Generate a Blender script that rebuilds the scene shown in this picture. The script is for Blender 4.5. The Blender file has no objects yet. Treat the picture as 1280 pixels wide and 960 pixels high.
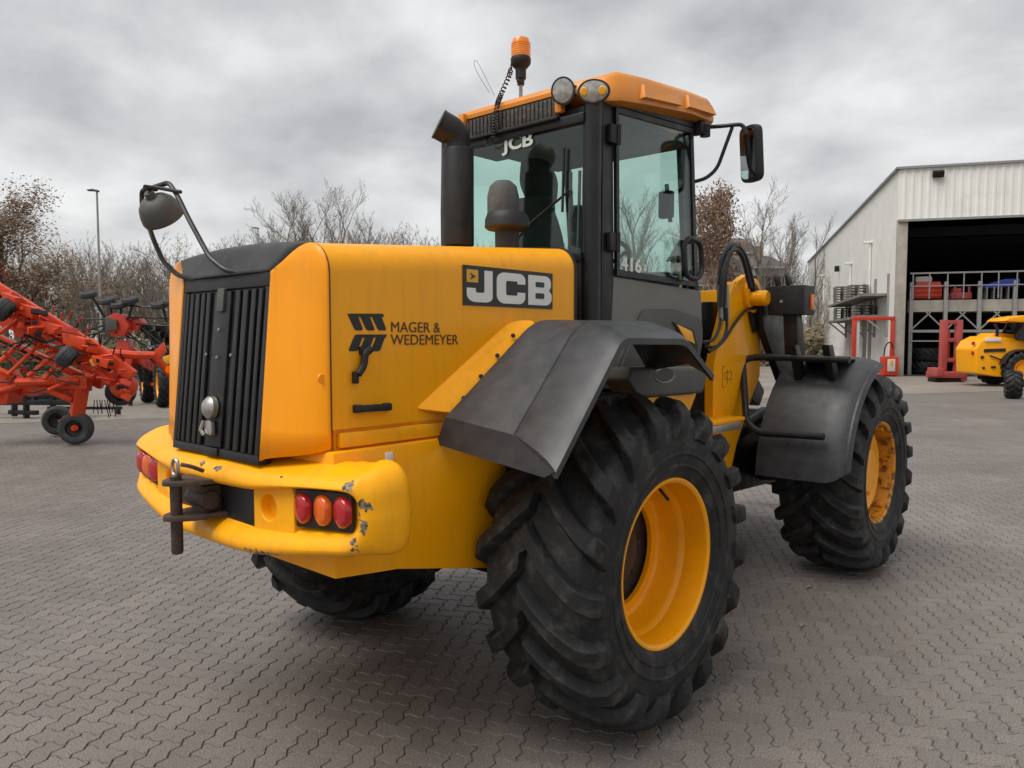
import bpy, bmesh, math, random
from math import sin, cos, pi, radians, atan, sqrt, atan2
from mathutils import Vector, Matrix, noise

scene = bpy.context.scene
col = scene.collection
random.seed(7)

# ------------------------------------------------------------------ camera
F_PX, CX, CY = 950.0, 640.0, 480.0
YAW = radians(41.8)
PITCH = atan(57 / F_PX)
CAM = Vector((-2.888, -2.876, 1.71))
_v = Vector((cos(YAW), sin(YAW), 0))
RIGHT = Vector((sin(YAW), -cos(YAW), 0))
VIEW = _v * cos(PITCH) + Vector((0, 0, -sin(PITCH)))
UP = RIGHT.cross(VIEW)
cam_data = bpy.data.cameras.new('camera')
cam_data.sensor_width = 36
cam_data.lens = 36 * F_PX / 1280
cam_data.clip_end = 2000
cam = bpy.data.objects.new('camera', cam_data)
col.objects.link(cam)
cam.matrix_world = Matrix(((RIGHT.x, UP.x, -VIEW.x, CAM.x), (RIGHT.y, UP.y, -VIEW.y, CAM.y), (RIGHT.z, UP.z, -VIEW.z, CAM.z), (0, 0, 0, 1)))
scene.camera = cam

# ------------------------------------------------------------------ world: overcast sky
SUN_EL, SUN_AZ = radians(60), radians(165)      # azimuth measured from +X towards +Y
w = bpy.data.worlds.new('World')
scene.world = w
w.use_nodes = True
nt = w.node_tree
nt.nodes.clear()
N = nt.nodes.new
L = nt.links.new
out = N('ShaderNodeOutputWorld'); bg = N('ShaderNodeBackground')
tc = N('ShaderNodeTexCoord')
sep = N('ShaderNodeSeparateXYZ'); L(tc.outputs['Generated'], sep.inputs[0])
zc = N('ShaderNodeMath'); zc.operation = 'MAXIMUM'; L(sep.outputs['Z'], zc.inputs[0]); zc.inputs[1].default_value = 0.0
za = N('ShaderNodeMath'); za.operation = 'ADD'; L(zc.outputs[0], za.inputs[0]); za.inputs[1].default_value = 0.34
dv = N('ShaderNodeVectorMath'); dv.operation = 'DIVIDE'; L(tc.outputs['Generated'], dv.inputs[0])
cmb = N('ShaderNodeCombineXYZ')
for i in range(3): L(za.outputs[0], cmb.inputs[i])
L(cmb.outputs[0], dv.inputs[1])
flat = N('ShaderNodeVectorMath'); flat.operation = 'MULTIPLY'; L(dv.outputs[0], flat.inputs[0]); flat.inputs[1].default_value = (1, 1, 0)
rotm = N('ShaderNodeMapping'); L(flat.outputs[0], rotm.inputs[0])
rotm.inputs['Rotation'].default_value = (0, 0, radians(-41)); rotm.inputs['Scale'].default_value = (1.0, 0.85, 1.0); rotm.inputs['Location'].default_value = (0.35, 0.9, 0)
n1 = N('ShaderNodeTexNoise'); L(rotm.outputs[0], n1.inputs['Vector'])
n1.inputs['Scale'].default_value = 3.0; n1.inputs['Detail'].default_value = 9; n1.inputs['Roughness'].default_value = 0.5; n1.inputs['Distortion'].default_value = 0.1
rmp = N('ShaderNodeValToRGB'); L(n1.outputs['Fac'], rmp.inputs[0])
cr = rmp.color_ramp
cr.elements[0].position = 0.33; cr.elements[0].color = (0.215, 0.217, 0.221, 1)
cr.elements[1].position = 0.68; cr.elements[1].color = (0.45, 0.448, 0.443, 1)
e = cr.elements.new(0.5); e.color = (0.325, 0.325, 0.326, 1)
# thin bright band of lighter cloud low down all round the horizon
hz = N('ShaderNodeMapRange'); L(sep.outputs['Z'], hz.inputs['Value'])
hz.inputs['From Min'].default_value = 0.0; hz.inputs['From Max'].default_value = 0.34; hz.inputs['To Min'].default_value = 0.5; hz.inputs['To Max'].default_value = 0.0
hm = N('ShaderNodeMixRGB'); L(hz.outputs[0], hm.inputs[0]); L(rmp.outputs[0], hm.inputs[1]); hm.inputs[2].default_value = (0.405, 0.402, 0.395, 1)
sky = N('ShaderNodeTexSky'); sky.sky_type = 'NISHITA'; sky.sun_disc = False
sky.sun_elevation = SUN_EL; sky.sun_rotation = pi / 2 - SUN_AZ
sm = N('ShaderNodeMixRGB'); sm.blend_type = 'ADD'; sm.inputs[0].default_value = 0.006
L(hm.outputs[0], sm.inputs[1]); L(sky.outputs[0], sm.inputs[2])
L(sm.outputs[0], bg.inputs['Color']); bg.inputs['Strength'].default_value = 1.0
L(bg.outputs[0], out.inputs['Surface'])

sun_d = bpy.data.lights.new('sun', 'SUN')
sun_d.energy = 1.5; sun_d.angle = radians(40); sun_d.color = (1.0, 0.965, 0.92)
sun = bpy.data.objects.new('sun', sun_d); col.objects.link(sun)
sun.location = (0, 0, 30)
sdir = Vector((cos(SUN_EL) * cos(SUN_AZ), cos(SUN_EL) * sin(SUN_AZ), sin(SUN_EL)))
sun.rotation_euler = sdir.to_track_quat('Z', 'Y').to_euler()

scene.view_settings.view_transform = 'Standard'
scene.view_settings.look = 'None'
scene.view_settings.exposure = 0.95
scene.view_settings.gamma = 1.0
scene.render.resolution_x = 1024; scene.render.resolution_y = 768

# ------------------------------------------------------------------ pixel -> place helpers
def ray(x, y): return VIEW + RIGHT * ((x - CX) / F_PX) - UP * ((y - CY) / F_PX)
def at_y(x, y, Y): d = ray(x, y); return CAM + d * ((Y - CAM.y) / d.y)
def at_x(x, y, X): d = ray(x, y); return CAM + d * ((X - CAM.x) / d.x)
def at_z(x, y, Z=0.0): d = ray(x, y); return CAM + d * ((Z - CAM.z) / d.z)
def at_d(x, y, D):                       # D = horizontal distance along the view direction
    d = ray(x, y); return CAM + d * (D / d.dot(_v))
def ground_depth(y): return (at_z(CX, y) - CAM).dot(_v)

# ------------------------------------------------------------------ materials
MATS = {}
def material(name, color, rough=0.5, metal=0.0, var=0.0, var_scale=4.0, dirt=None, dirt_amt=0.0, dirt_scale=3.0, dirt_lo=0.5, dirt_hi=0.7,
             bump=0.0, bump_scale=60.0, coat=0.0, spec=0.5, rough_var=0.0, emit=None, rand=0.0, attr=None, streak=0.0):
    m = bpy.data.materials.new(name); m.use_nodes = True
    t = m.node_tree; nd = t.nodes; lk = t.links.new
    b = nd['Principled BSDF']
    b.inputs['Roughness'].default_value = rough; b.inputs['Metallic'].default_value = metal
    b.inputs['Coat Weight'].default_value = coat; b.inputs['Coat Roughness'].default_value = 0.12
    b.inputs['Specular IOR Level'].default_value = spec
    tcn = nd.new('ShaderNodeTexCoord'); co = tcn.outputs['Object']
    cur = None
    rgb = nd.new('ShaderNodeRGB'); rgb.outputs[0].default_value = (*color, 1); cur = rgb.outputs[0]
    if var > 0:
        n = nd.new('ShaderNodeTexNoise'); lk(co, n.inputs['Vector']); n.inputs['Scale'].default_value = var_scale; n.inputs['Detail'].default_value = 6
        mr = nd.new('ShaderNodeMapRange'); lk(n.outputs['Fac'], mr.inputs['Value'])
        mr.inputs['From Min'].default_value = 0.3; mr.inputs['From Max'].default_value = 0.7; mr.inputs['To Min'].default_value = 1 - var; mr.inputs['To Max'].default_value = 1 + var
        mx = nd.new('ShaderNodeVectorMath'); mx.operation = 'SCALE'; lk(cur, mx.inputs[0]); lk(mr.outputs[0], mx.inputs['Scale']); cur = mx.outputs[0]
    if rand > 0 or attr:
        if attr:
            a = nd.new('ShaderNodeAttribute'); a.attribute_name = attr; src = a.outputs['Fac']
        else:
            a = nd.new('ShaderNodeObjectInfo'); src = a.outputs['Random']
        mr = nd.new('ShaderNodeMapRange'); lk(src, mr.inputs['Value']); mr.inputs['To Min'].default_value = 1 - rand; mr.inputs['To Max'].default_value = 1 + rand
        mx = nd.new('ShaderNodeVectorMath'); mx.operation = 'SCALE'; lk(cur, mx.inputs[0]); lk(mr.outputs[0], mx.inputs['Scale']); cur = mx.outputs[0]
    if dirt:
        n = nd.new('ShaderNodeTexNoise'); lk(co, n.inputs['Vector']); n.inputs['Scale'].default_value = dirt_scale; n.inputs['Detail'].default_value = 10; n.inputs['Roughness'].default_value = 0.65
        mr = nd.new('ShaderNodeMapRange'); lk(n.outputs['Fac'], mr.inputs['Value'])
        mr.inputs['From Min'].default_value = dirt_lo; mr.inputs['From Max'].default_value = dirt_hi; mr.inputs['To Min'].default_value = 0; mr.inputs['To Max'].default_value = dirt_amt
        mx = nd.new('ShaderNodeMixRGB'); lk(mr.outputs[0], mx.inputs[0]); lk(cur, mx.inputs[1]); mx.inputs[2].default_value = (*dirt, 1); cur = mx.outputs[0]
    if streak > 0:      # faint run-off streaks and dust film
        mp = nd.new('ShaderNodeMapping'); lk(co, mp.inputs[0]); mp.inputs['Scale'].default_value = (14, 14, 1.1)
        n = nd.new('ShaderNodeTexNoise'); lk(mp.outputs[0], n.inputs['Vector']); n.inputs['Scale'].default_value = 1.6; n.inputs['Detail'].default_value = 8; n.inputs['Roughness'].default_value = 0.6
        mr = nd.new('ShaderNodeMapRange'); lk(n.outputs['Fac'], mr.inputs['Value']); mr.inputs['From Min'].default_value = 0.52; mr.inputs['From Max'].default_value = 0.78; mr.inputs['To Max'].default_value = streak
        mx = nd.new('ShaderNodeMixRGB'); lk(mr.outputs[0], mx.inputs[0]); lk(cur, mx.inputs[1]); mx.inputs[2].default_value = (0.30, 0.17, 0.06, 1); cur = mx.outputs[0]
    lk(cur, b.inputs['Base Color'])
    if rough_var > 0:
        n = nd.new('ShaderNodeTexNoise'); lk(co, n.inputs['Vector']); n.inputs['Scale'].default_value = 9; n.inputs['Detail'].default_value = 8
        mr = nd.new('ShaderNodeMapRange'); lk(n.outputs['Fac'], mr.inputs['Value']); mr.inputs['From Min'].default_value = 0.3; mr.inputs['From Max'].default_value = 0.7
        mr.inputs['To Min'].default_value = max(0.02, rough - rough_var); mr.inputs['To Max'].default_value = min(1, rough + rough_var); lk(mr.outputs[0], b.inputs['Roughness'])
    if bump > 0:
        n = nd.new('ShaderNodeTexNoise'); lk(co, n.inputs['Vector']); n.inputs['Scale'].default_value = bump_scale; n.inputs['Detail'].default_value = 5
        bp = nd.new('ShaderNodeBump'); lk(n.outputs['Fac'], bp.inputs['Height']); bp.inputs['Strength'].default_value = bump; bp.inputs['Distance'].default_value = 0.01; lk(bp.outputs[0], b.inputs['Normal'])
    if emit:
        b.inputs['Emission Color'].default_value = (*emit[0], 1); b.inputs['Emission Strength'].default_value = emit[1]
    MATS[name] = m
    return m

def glass_mat(name, tint, refl=1.0):
    m = bpy.data.materials.new(name); m.use_nodes = True
    t = m.node_tree; nd = t.nodes; lk = t.links.new; nd.clear()
    o = nd.new('ShaderNodeOutputMaterial'); tr = nd.new('ShaderNodeBsdfTransparent'); gl = nd.new('ShaderNodeBsdfGlossy'); mx = nd.new('ShaderNodeMixShader'); fr = nd.new('ShaderNodeMath')
    tr.inputs[0].default_value = (*tint, 1); gl.inputs['Roughness'].default_value = 0.015; gl.inputs[0].default_value = (refl, refl, refl, 1)
    lw = nd.new('ShaderNodeLayerWeight'); pw = nd.new('ShaderNodeMath'); pw.operation = 'POWER'; lk(lw.outputs['Facing'], pw.inputs[0]); pw.inputs[1].default_value = 4.0
    fr.operation = 'MULTIPLY_ADD'; lk(pw.outputs[0], fr.inputs[0]); fr.inputs[1].default_value = 0.5; fr.inputs[2].default_value = 0.035
    lk(fr.outputs[0], mx.inputs[0]); lk(tr.outputs[0], mx.inputs[1]); lk(gl.outputs[0], mx.inputs[2]); lk(mx.outputs[0], o.inputs[0])
    MATS[name] = m
    return m

YEL = (0.93, 0.380, 0.0005)
GRIME = (0.09, 0.06, 0.03)
material('yellow_paint', YEL, 0.36, streak=0.22, spec=0.28, var=0.035, var_scale=2.5, dirt=(0.35, 0.15, 0.02), dirt_amt=0.2, dirt_scale=2.6, dirt_lo=0.52, dirt_hi=0.8, coat=0.1, rough_var=0.09, bump=0.015, bump_scale=14)
material('orange_paint', (0.93, 0.328, 0.0005), 0.34, streak=0.16, spec=0.3, var=0.035, var_scale=2.5, dirt=(0.35, 0.13, 0.02), dirt_amt=0.2, dirt_scale=3, dirt_lo=0.55, dirt_hi=0.8, coat=0.1, rough_var=0.08, bump=0.012, bump_scale=12)
material('worn_yellow_paint', (0.93, 0.40, 0.001), 0.44, streak=0.3, spec=0.28, var=0.07, var_scale=5, dirt=(0.30, 0.14, 0.02), dirt_amt=0.4, dirt_scale=4.5, dirt_lo=0.55, dirt_hi=0.78, coat=0.1, rough_var=0.12, bump=0.04, bump_scale=22)
material('roof_paint', (0.70, 0.245, 0.025), 0.42, var=0.05, var_scale=4, dirt=(0.5, 0.25, 0.08), dirt_amt=0.4, dirt_scale=5, dirt_lo=0.45, dirt_hi=0.8, rough_var=0.1)
material('black_plastic', (0.012, 0.012, 0.013), 0.52, spec=0.4, var=0.15, var_scale=6, dirt=(0.042, 0.040, 0.037), dirt_amt=0.5, dirt_scale=7, dirt_lo=0.45, dirt_hi=0.8, bump=0.05, bump_scale=180, rough_var=0.1)
material('fender_plastic', (0.026, 0.027, 0.030), 0.46, var=0.08, var_scale=9, dirt=(0.085, 0.083, 0.08), dirt_amt=0.45, dirt_scale=14, dirt_lo=0.4, dirt_hi=0.8, bump=0.04, bump_scale=240, rough_var=0.08)
material('grille_black', (0.010, 0.010, 0.011), 0.48, spec=0.4, dirt=(0.04, 0.038, 0.035), dirt_amt=0.5, dirt_scale=9, dirt_lo=0.45, dirt_hi=0.8, rough_var=0.1)
material('dark_grey_panel', (0.072, 0.069, 0.063), 0.6, var=0.1, dirt=(0.12, 0.115, 0.105), dirt_amt=0.5, dirt_scale=4, dirt_lo=0.45, dirt_hi=0.8, bump=0.05, bump_scale=160)
material('grey_panel', (0.15, 0.142, 0.128), 0.6, var=0.1, dirt=(0.16, 0.15, 0.14), dirt_amt=0.5, dirt_scale=4, dirt_lo=0.45, dirt_hi=0.8, bump=0.05, bump_scale=160)
material('black_metal', (0.009, 0.009, 0.010), 0.42, spec=0.4, dirt=(0.034, 0.032, 0.030), dirt_amt=0.5, dirt_scale=8, dirt_lo=0.5, dirt_hi=0.8, rough_var=0.12)
material('tyre_rubber', (0.010, 0.010, 0.0105), 0.62, spec=0.4, var=0.35, var_scale=5, dirt=(0.085, 0.08, 0.07), dirt_amt=0.85, dirt_scale=11, dirt_lo=0.50, dirt_hi=0.80, bump=0.08, bump_scale=80, rough_var=0.1)
material('rim_paint', (0.93, 0.37, 0.0005), 0.40, spec=0.3, var=0.05, dirt=(0.3, 0.14, 0.02), dirt_amt=0.35, dirt_scale=4, dirt_lo=0.5, dirt_hi=0.75, coat=0.2, rough_var=0.1)
material('rim_flaking', (0.62, 0.25, 0.01), 0.5, var=0.1, dirt=(0.05, 0.028, 0.012), dirt_amt=0.8, dirt_scale=14, dirt_lo=0.50, dirt_hi=0.58, bump=0.3, bump_scale=30)
material('dirt_shade_brown', (0.05, 0.032, 0.018), 0.85, var=0.3, var_scale=9, bump=0.3, bump_scale=50)  # dirt brown that also paints shade in the hub and behind the tower
material('rust_steel', (0.075, 0.052, 0.042), 0.6, metal=0.35, var=0.3, var_scale=20, dirt=(0.16, 0.08, 0.04), dirt_amt=0.5, dirt_scale=18, bump=0.2, bump_scale=70)
material('bare_steel', (0.42, 0.40, 0.37), 0.4, metal=0.8, var=0.2, var_scale=25, dirt=(0.12, 0.08, 0.05), dirt_amt=0.6, dirt_scale=25)
material('scrape_steel', (0.30, 0.27, 0.22), 0.6, metal=0.2, var=0.3, var_scale=40, dirt=(0.09, 0.055, 0.03), dirt_amt=0.85, dirt_scale=45, dirt_lo=0.42, dirt_hi=0.56)
material('zinc', (0.30, 0.30, 0.29), 0.5, metal=0.5, var=0.12, var_scale=6, dirt=(0.2, 0.18, 0.16), dirt_amt=0.4)
material('red_lens', (0.42, 0.008, 0.012), 0.16, coat=0.4, bump=0.05, bump_scale=120)
material('amber_lens', (0.72, 0.12, 0.004), 0.16, coat=0.4, bump=0.05, bump_scale=120)
material('beacon_lens', (0.85, 0.25, 0.003), 0.2, coat=0.4, bump=0.05, bump_scale=90)
material('clear_lens', (0.35, 0.35, 0.33), 0.12, metal=0.3, var=0.3, var_scale=40, coat=0.5)
material('mirror_glass', (0.75, 0.77, 0.78), 0.03, metal=1.0)
material('decal_white', (0.74, 0.72, 0.68), 0.4)
material('decal_black', (0.012, 0.011, 0.011), 0.4)
material('decal_brown', (0.075, 0.028, 0.012), 0.5)
material('decal_yellow', (0.72, 0.36, 0.02), 0.4)
material('glass_white', (0.62, 0.70, 0.66), 0.4)
material('seat_fabric', (0.016, 0.019, 0.019), 0.85, bump=0.1, bump_scale=90)
material('cover_grey', (0.075, 0.075, 0.073), 0.8, var=0.25, var_scale=14, bump=0.5, bump_scale=18)
material('headliner', (0.085, 0.09, 0.088), 0.9, var=0.1)
material('hose_rubber', (0.012, 0.012, 0.012), 0.5, rough_var=0.1)
material('cooler_fins', (0.05, 0.045, 0.04), 0.6, var=0.5, var_scale=30, dirt=(0.2, 0.12, 0.05), dirt_amt=0.6, dirt_scale=28, dirt_lo=0.52, dirt_hi=0.66, bump=0.5, bump_scale=60)
glass_mat('cab_glass', (0.82, 0.915, 0.885))
glass_mat('window_pane', (0.25, 0.28, 0.28))

# ------------------------------------------------------------------ mesh helpers
class MB:
    """collects shapes, then links them as one mesh object"""
    def __init__(self): self.bm = bmesh.new()
    def _bevel(self, geom_faces, bevel, segs):
        if bevel <= 0: return
        es = set()
        for f in geom_faces:
            for e in f.edges: es.add(e)
        es = [e for e in es if len(e.link_faces) == 2 and e.calc_face_angle(0) > radians(28)]
        if es: bmesh.ops.bevel(self.bm, geom=es, offset=bevel, segments=segs, profile=0.6, affect='EDGES', clamp_overlap=True)
    def poly(self, verts, faces, bevel=0, segs=2, normals=True):
        vs = [self.bm.verts.new(v) for v in verts]
        fs = []
        for f in faces:
            try: fs.append(self.bm.faces.new([vs[i] for i in f]))
            except ValueError: pass
        if normals: bmesh.ops.recalc_face_normals(self.bm, faces=fs)
        self._bevel(fs, bevel, segs)
        return self
    def box(self, c, s, rot=None, bevel=0, segs=2):
        c = Vector(c); hx, hy, hz = s[0] / 2, s[1] / 2, s[2] / 2
        vs = [Vector((x, y, z)) for x in (-hx, hx) for y in (-hy, hy) for z in (-hz, hz)]
        if rot is not None:
            vs = [rot @ v for v in vs]
        vs = [v + c for v in vs]
        return self.poly(vs, [(0, 1, 3, 2), (4, 6, 7, 5), (0, 4, 5, 1), (2, 3, 7, 6), (0, 2, 6, 4), (1, 5, 7, 3)], bevel, segs)
    def beam(self, a, b, w, h, bevel=0, up=(0, 0, 1)):
        a, b = Vector(a), Vector(b); d = (b - a); ln = d.length; d.normalize()
        u = Vector(up)
        if abs(d.dot(u)) > 0.98: u = Vector((1, 0, 0))
        s = d.cross(u).normalized(); u = s.cross(d).normalized()
        R = Matrix((d, s, u)).transposed()
        return self.box((a + b) / 2, (ln, w, h), R, bevel)
    def prism(self, pts, off, bevel=0, segs=2):
        """closed 3-D outline swept by the vector off"""
        pts = [Vector(p) for p in pts]; off = Vector(off); n = len(pts)
        vs = pts + [p + off for p in pts]
        fs = [tuple(range(n - 1, -1, -1)), tuple(range(n, 2 * n))] + [(i, (i + 1) % n, n + (i + 1) % n, n + i) for i in range(n)]
        return self.poly(vs, fs, bevel, segs)
    def tube(self, path, r, n=8, closed=False, caps=True):
        path = [Vector(p) for p in path]; m = len(path)
        rad = r if hasattr(r, '__len__') else [r] * m
        rings = []
        prev = None
        for i, p in enumerate(path):
            if closed: t = (path[(i + 1) % m] - path[i - 1])
            else: t = path[min(i + 1, m - 1)] - path[max(i - 1, 0)]
            t.normalize()
            if prev is None:
                u = t.orthogonal().normalized()
            else:
                u = prev - t * prev.dot(t)
                u = u.normalized() if u.length > 1e-6 else t.orthogonal().normalized()
            prev = u; v = t.cross(u)
            rings.append([self.bm.verts.new(p + (u * cos(2 * pi * k / n) + v * sin(2 * pi * k / n)) * rad[i]) for k in range(n)])
        for i in range(m if closed else m - 1):
            A, B = rings[i], rings[(i + 1) % m]
            for k in range(n): self.bm.faces.new((A[k], A[(k + 1) % n], B[(k + 1) % n], B[k]))
        if caps and not closed:
            self.bm.faces.new(list(reversed(rings[0]))); self.bm.faces.new(rings[-1])
        return self
    def lathe(self, prof, origin=(0, 0, 0), axis='Y', n=32, caps=True, M=None):
        """prof = [(along axis, radius)...]"""
        o = Vector(origin); rings = []
        for a, r in prof:
            ring = []
            for k in range(n):
                c, s = cos(2 * pi * k / n) * r, sin(2 * pi * k / n) * r
                p = {'Y': Vector((c, a, s)), 'X': Vector((a, c, s)), 'Z': Vector((c, s, a))}[axis]
                if M is not None: p = M @ p
                ring.append(self.bm.verts.new(o + p))
            rings.append(ring)
        fs = []
        for A, B in zip(rings, rings[1:]):
            for k in range(n): fs.append(self.bm.faces.new((A[k], A[(k + 1) % n], B[(k + 1) % n], B[k])))
        if caps:
            if prof[0][1] > 1e-5: fs.append(self.bm.faces.new(list(reversed(rings[0]))))
            if prof[-1][1] > 1e-5: fs.append(self.bm.faces.new(rings[-1]))
        bmesh.ops.recalc_face_normals(self.bm, faces=fs)
        return self
    def loft(self, secs, closed=True, caps=True, loop=False):
        """sections: lists of points, same count; closed = each section is a ring"""
        rings = [[self.bm.verts.new(p) for p in s] for s in secs]
        n = len(rings[0]); fs = []
        m = len(rings)
        for i in range(m if loop else m - 1):
            A, B = rings[i], rings[(i + 1) % m]
            for k in range(n if closed else n - 1):
                try: fs.append(self.bm.faces.new((A[k], A[(k + 1) % n], B[(k + 1) % n], B[k])))
                except ValueError: pass
        if caps and closed and not loop:
            fs.append(self.bm.faces.new(list(reversed(rings[0])))); fs.append(self.bm.faces.new(rings[-1]))
        bmesh.ops.recalc_face_normals(self.bm, faces=fs)
        return self
    def mesh(self, name, angle=35):
        me = bpy.data.meshes.new(name)
        bmesh.ops.remove_doubles(self.bm, verts=self.bm.verts, dist=1e-5)
        self.bm.to_mesh(me); self.bm.free()
        if len(me.polygons):
            me.polygons.foreach_set('use_smooth', [True] * len(me.polygons))
            me.set_sharp_from_angle(angle=radians(angle))
        return me
    def build(self, name, mat, parent=None, angle=35, label=None):
        me = self.mesh(name, angle)
        return link(name, me, mat, parent, label)

def link(name, me, mat, parent=None, label=None, loc=None, rot=None):
    o = bpy.data.objects.new(name, me); col.objects.link(o)
    if mat is not None and len(me.materials) == 0: me.materials.append(MATS[mat] if isinstance(mat, str) else mat)
    if parent is not None: o.parent = parent
    if label: o['label'] = label
    if loc is not None: o.location = loc
    if rot is not None: o.rotation_euler = rot
    return o
def tag(o, label=None, cat=None, group=None, kind=None):
    if label: o['label'] = label
    if cat: o['category'] = cat
    if group: o['group'] = group
    if kind: o['kind'] = kind
    return o
def thing(name, label, cat, loc=(0, 0, 0), rotz=0, group=None):
    o = bpy.data.objects.new(name, None); col.objects.link(o)
    o.empty_display_size = 0.2; o.location = loc; o.rotation_euler = (0, 0, rotz)
    return tag(o, label, cat, group)
def copy_tree(o, parent=None):
    c = o.copy(); col.objects.link(c)
    if parent is not None: c.parent = parent
    for ch in list(o.children): copy_tree(ch, c)
    return c
def round_poly(pts, r, n=4):
    """round the corners of a 2-D or 3-D outline"""
    pts = [Vector(p) for p in pts]; res = []
    m = len(pts)
    for i, p in enumerate(pts):
        a = pts[i - 1] - p; b = pts[(i + 1) % m] - p
        rr = r[i] if hasattr(r, '__len__') else r
        d = min(rr, a.length * 0.49, b.length * 0.49)
        if d < 1e-5: res.append(p); continue
        A = p + a.normalized() * d; B = p + b.normalized() * d
        for k in range(n + 1):
            t = k / n
            res.append(A * (1 - t) ** 2 + p * 2 * t * (1 - t) + B * t * t)
    return res
def smooth_path(pts, r=0.05, n=5):
    pts = [Vector(p) for p in pts]; res = [pts[0]]
    for i in range(1, len(pts) - 1):
        p = pts[i]; a = pts[i - 1] - p; b = pts[i + 1] - p
        d = min(r, a.length * 0.48, b.length * 0.48)
        A = p + a.normalized() * d; B = p + b.normalized() * d
        for k in range(n + 1):
            t = k / n; res.append(A * (1 - t) ** 2 + p * 2 * t * (1 - t) + B * t * t)
    res.append(pts[-1]); return res
def spline(pts, n=6):
    pts = [Vector(p) for p in pts]; res = []
    P = [pts[0] * 2 - pts[1]] + pts + [pts[-1] * 2 - pts[-2]]
    for i in range(1, len(P) - 2):
        for k in range(n):
            t = k / n; a, b, c, d = P[i - 1], P[i], P[i + 1], P[i + 2]
            res.append(0.5 * ((2 * b) + (c - a) * t + (2 * a - 5 * b + 4 * c - d) * t * t + (3 * b - a - 3 * c + d) * t ** 3))
    res.append(pts[-1]); return res
def text_mesh(name, body, size, mat, parent, loc, xdir, ydir, xscale=1.0, depth=0.0015, shear=0.0, spacing=1.0, line=1.0, bold=0.0):
    cu = bpy.data.curves.new(name, 'FONT'); cu.body = body; cu.size = size; cu.extrude = depth; cu.shear = shear
    cu.space_character = spacing; cu.space_line = line; cu.offset = bold
    tmp = bpy.data.objects.new(name + '_tmp', cu); col.objects.link(tmp)
    dg = bpy.context.evaluated_depsgraph_get()
    me = bpy.data.meshes.new_from_object(tmp.evaluated_get(dg))
    bpy.data.objects.remove(tmp); bpy.data.curves.remove(cu)
    x = Vector(xdir).normalized(); y = Vector(ydir).normalized(); z = x.cross(y)
    M = Matrix(((x.x * xscale, y.x, z.x, loc[0]), (x.y * xscale, y.y, z.y, loc[1]), (x.z * xscale, y.z, z.z, loc[2]), (0, 0, 0, 1)))
    me.transform(M); me.materials.clear(); me.name = name
    return link(name, me, mat, parent)
# ================================================================== GROUND
PAV = (0.166, 0.145, 0.130)
def ground_material(name, mode):
    m = material(name, PAV, 0.54, var=0.16, var_scale=0.55, dirt=(0.115, 0.095, 0.082), dirt_amt=0.65, dirt_scale=0.7, dirt_lo=0.42, dirt_hi=0.75, rand=0.10, attr=('tone' if mode == 'field' else None))
    t = m.node_tree; nd = t.nodes; lk = t.links.new; b = nd['Principled BSDF']
    geo = nd.new('ShaderNodeNewGeometry')
    # all large-scale patterns in world space, so single blocks and the field agree
    for n in [n for n in nd if n.type == 'TEX_NOISE']: lk(geo.outputs['Position'], n.inputs['Vector'])
    src = b.inputs['Base Color'].links[0].from_socket
    sp = nd.new('ShaderNodeTexNoise'); lk(geo.outputs['Position'], sp.inputs['Vector']); sp.inputs['Scale'].default_value = 130; sp.inputs['Detail'].default_value = 3
    mr = nd.new('ShaderNodeMapRange'); lk(sp.outputs['Fac'], mr.inputs['Value']); mr.inputs['From Min'].default_value = 0.3; mr.inputs['From Max'].default_value = 0.7; mr.inputs['To Min'].default_value = 0.58; mr.inputs['To Max'].default_value = 1.5
    sc = nd.new('ShaderNodeVectorMath'); sc.operation = 'SCALE'; lk(src, sc.inputs[0]); lk(mr.outputs[0], sc.inputs['Scale'])
    lk(sc.outputs[0], b.inputs['Base Color'])
    bp = nd.new('ShaderNodeBump'); lk(sp.outputs['Fac'], bp.inputs['Height']); bp.inputs['Strength'].default_value = 0.35; bp.inputs['Distance'].default_value = 0.004; lk(bp.outputs[0], b.inputs['Normal'])
    return m
ground_material('paver_single', 'single')
ground_material('paver_field', 'field')
material('joint_sand', (0.115, 0.098, 0.082), 0.9, var=0.3, var_scale=30)
far = material('far_paving', tuple(c * 0.86 for c in PAV), 0.66, var=0.12, var_scale=0.12, dirt=(0.20, 0.175, 0.15), dirt_amt=0.5, dirt_scale=0.16, dirt_lo=0.48, dirt_hi=0.7)

# strong joints run towards a point a little right of the view axis
PA = radians(41.8 - 9.6)
PV = Vector((cos(PA), sin(PA), 0))          # along the columns of joints (away from the camera)
PU = Vector((sin(PA), -cos(PA), 0))         # along a row of blocks
WID, JOINT = 0.095, 0.0032
AMP = 0.0105
def unit_edge(p, q):
    """one lattice edge with its zigzag; the same profile for every edge of that direction, so all blocks interlock"""
    d = q - p
    if abs(d.x) > abs(d.y):
        s_ = 1 if d.x > 0 else -1
        return [p, p + d * 0.28 + Vector((0, AMP * s_, 0)), p + d * 0.72 - Vector((0, AMP * s_, 0))]
    s_ = 1 if d.y > 0 else -1
    return [p, p + d * 0.28 - Vector((AMP * s_, 0, 0)), p + d * 0.72 + Vector((AMP * s_, 0, 0))]
def outline(nx, ny):
    c_ = [Vector((i, 0, 0)) for i in range(nx)] + [Vector((nx, j, 0)) for j in range(ny)] + [Vector((nx - i, ny, 0)) for i in range(nx)] + [Vector((0, ny - j, 0)) for j in range(ny)]
    c_ = [p * WID for p in c_]; pts = []
    for i, p in enumerate(c_): pts += unit_edge(p, c_[(i + 1) % len(c_)])
    ctr = Vector((nx, ny, 0)) * WID / 2
    return [p - ctr for p in pts]
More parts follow.
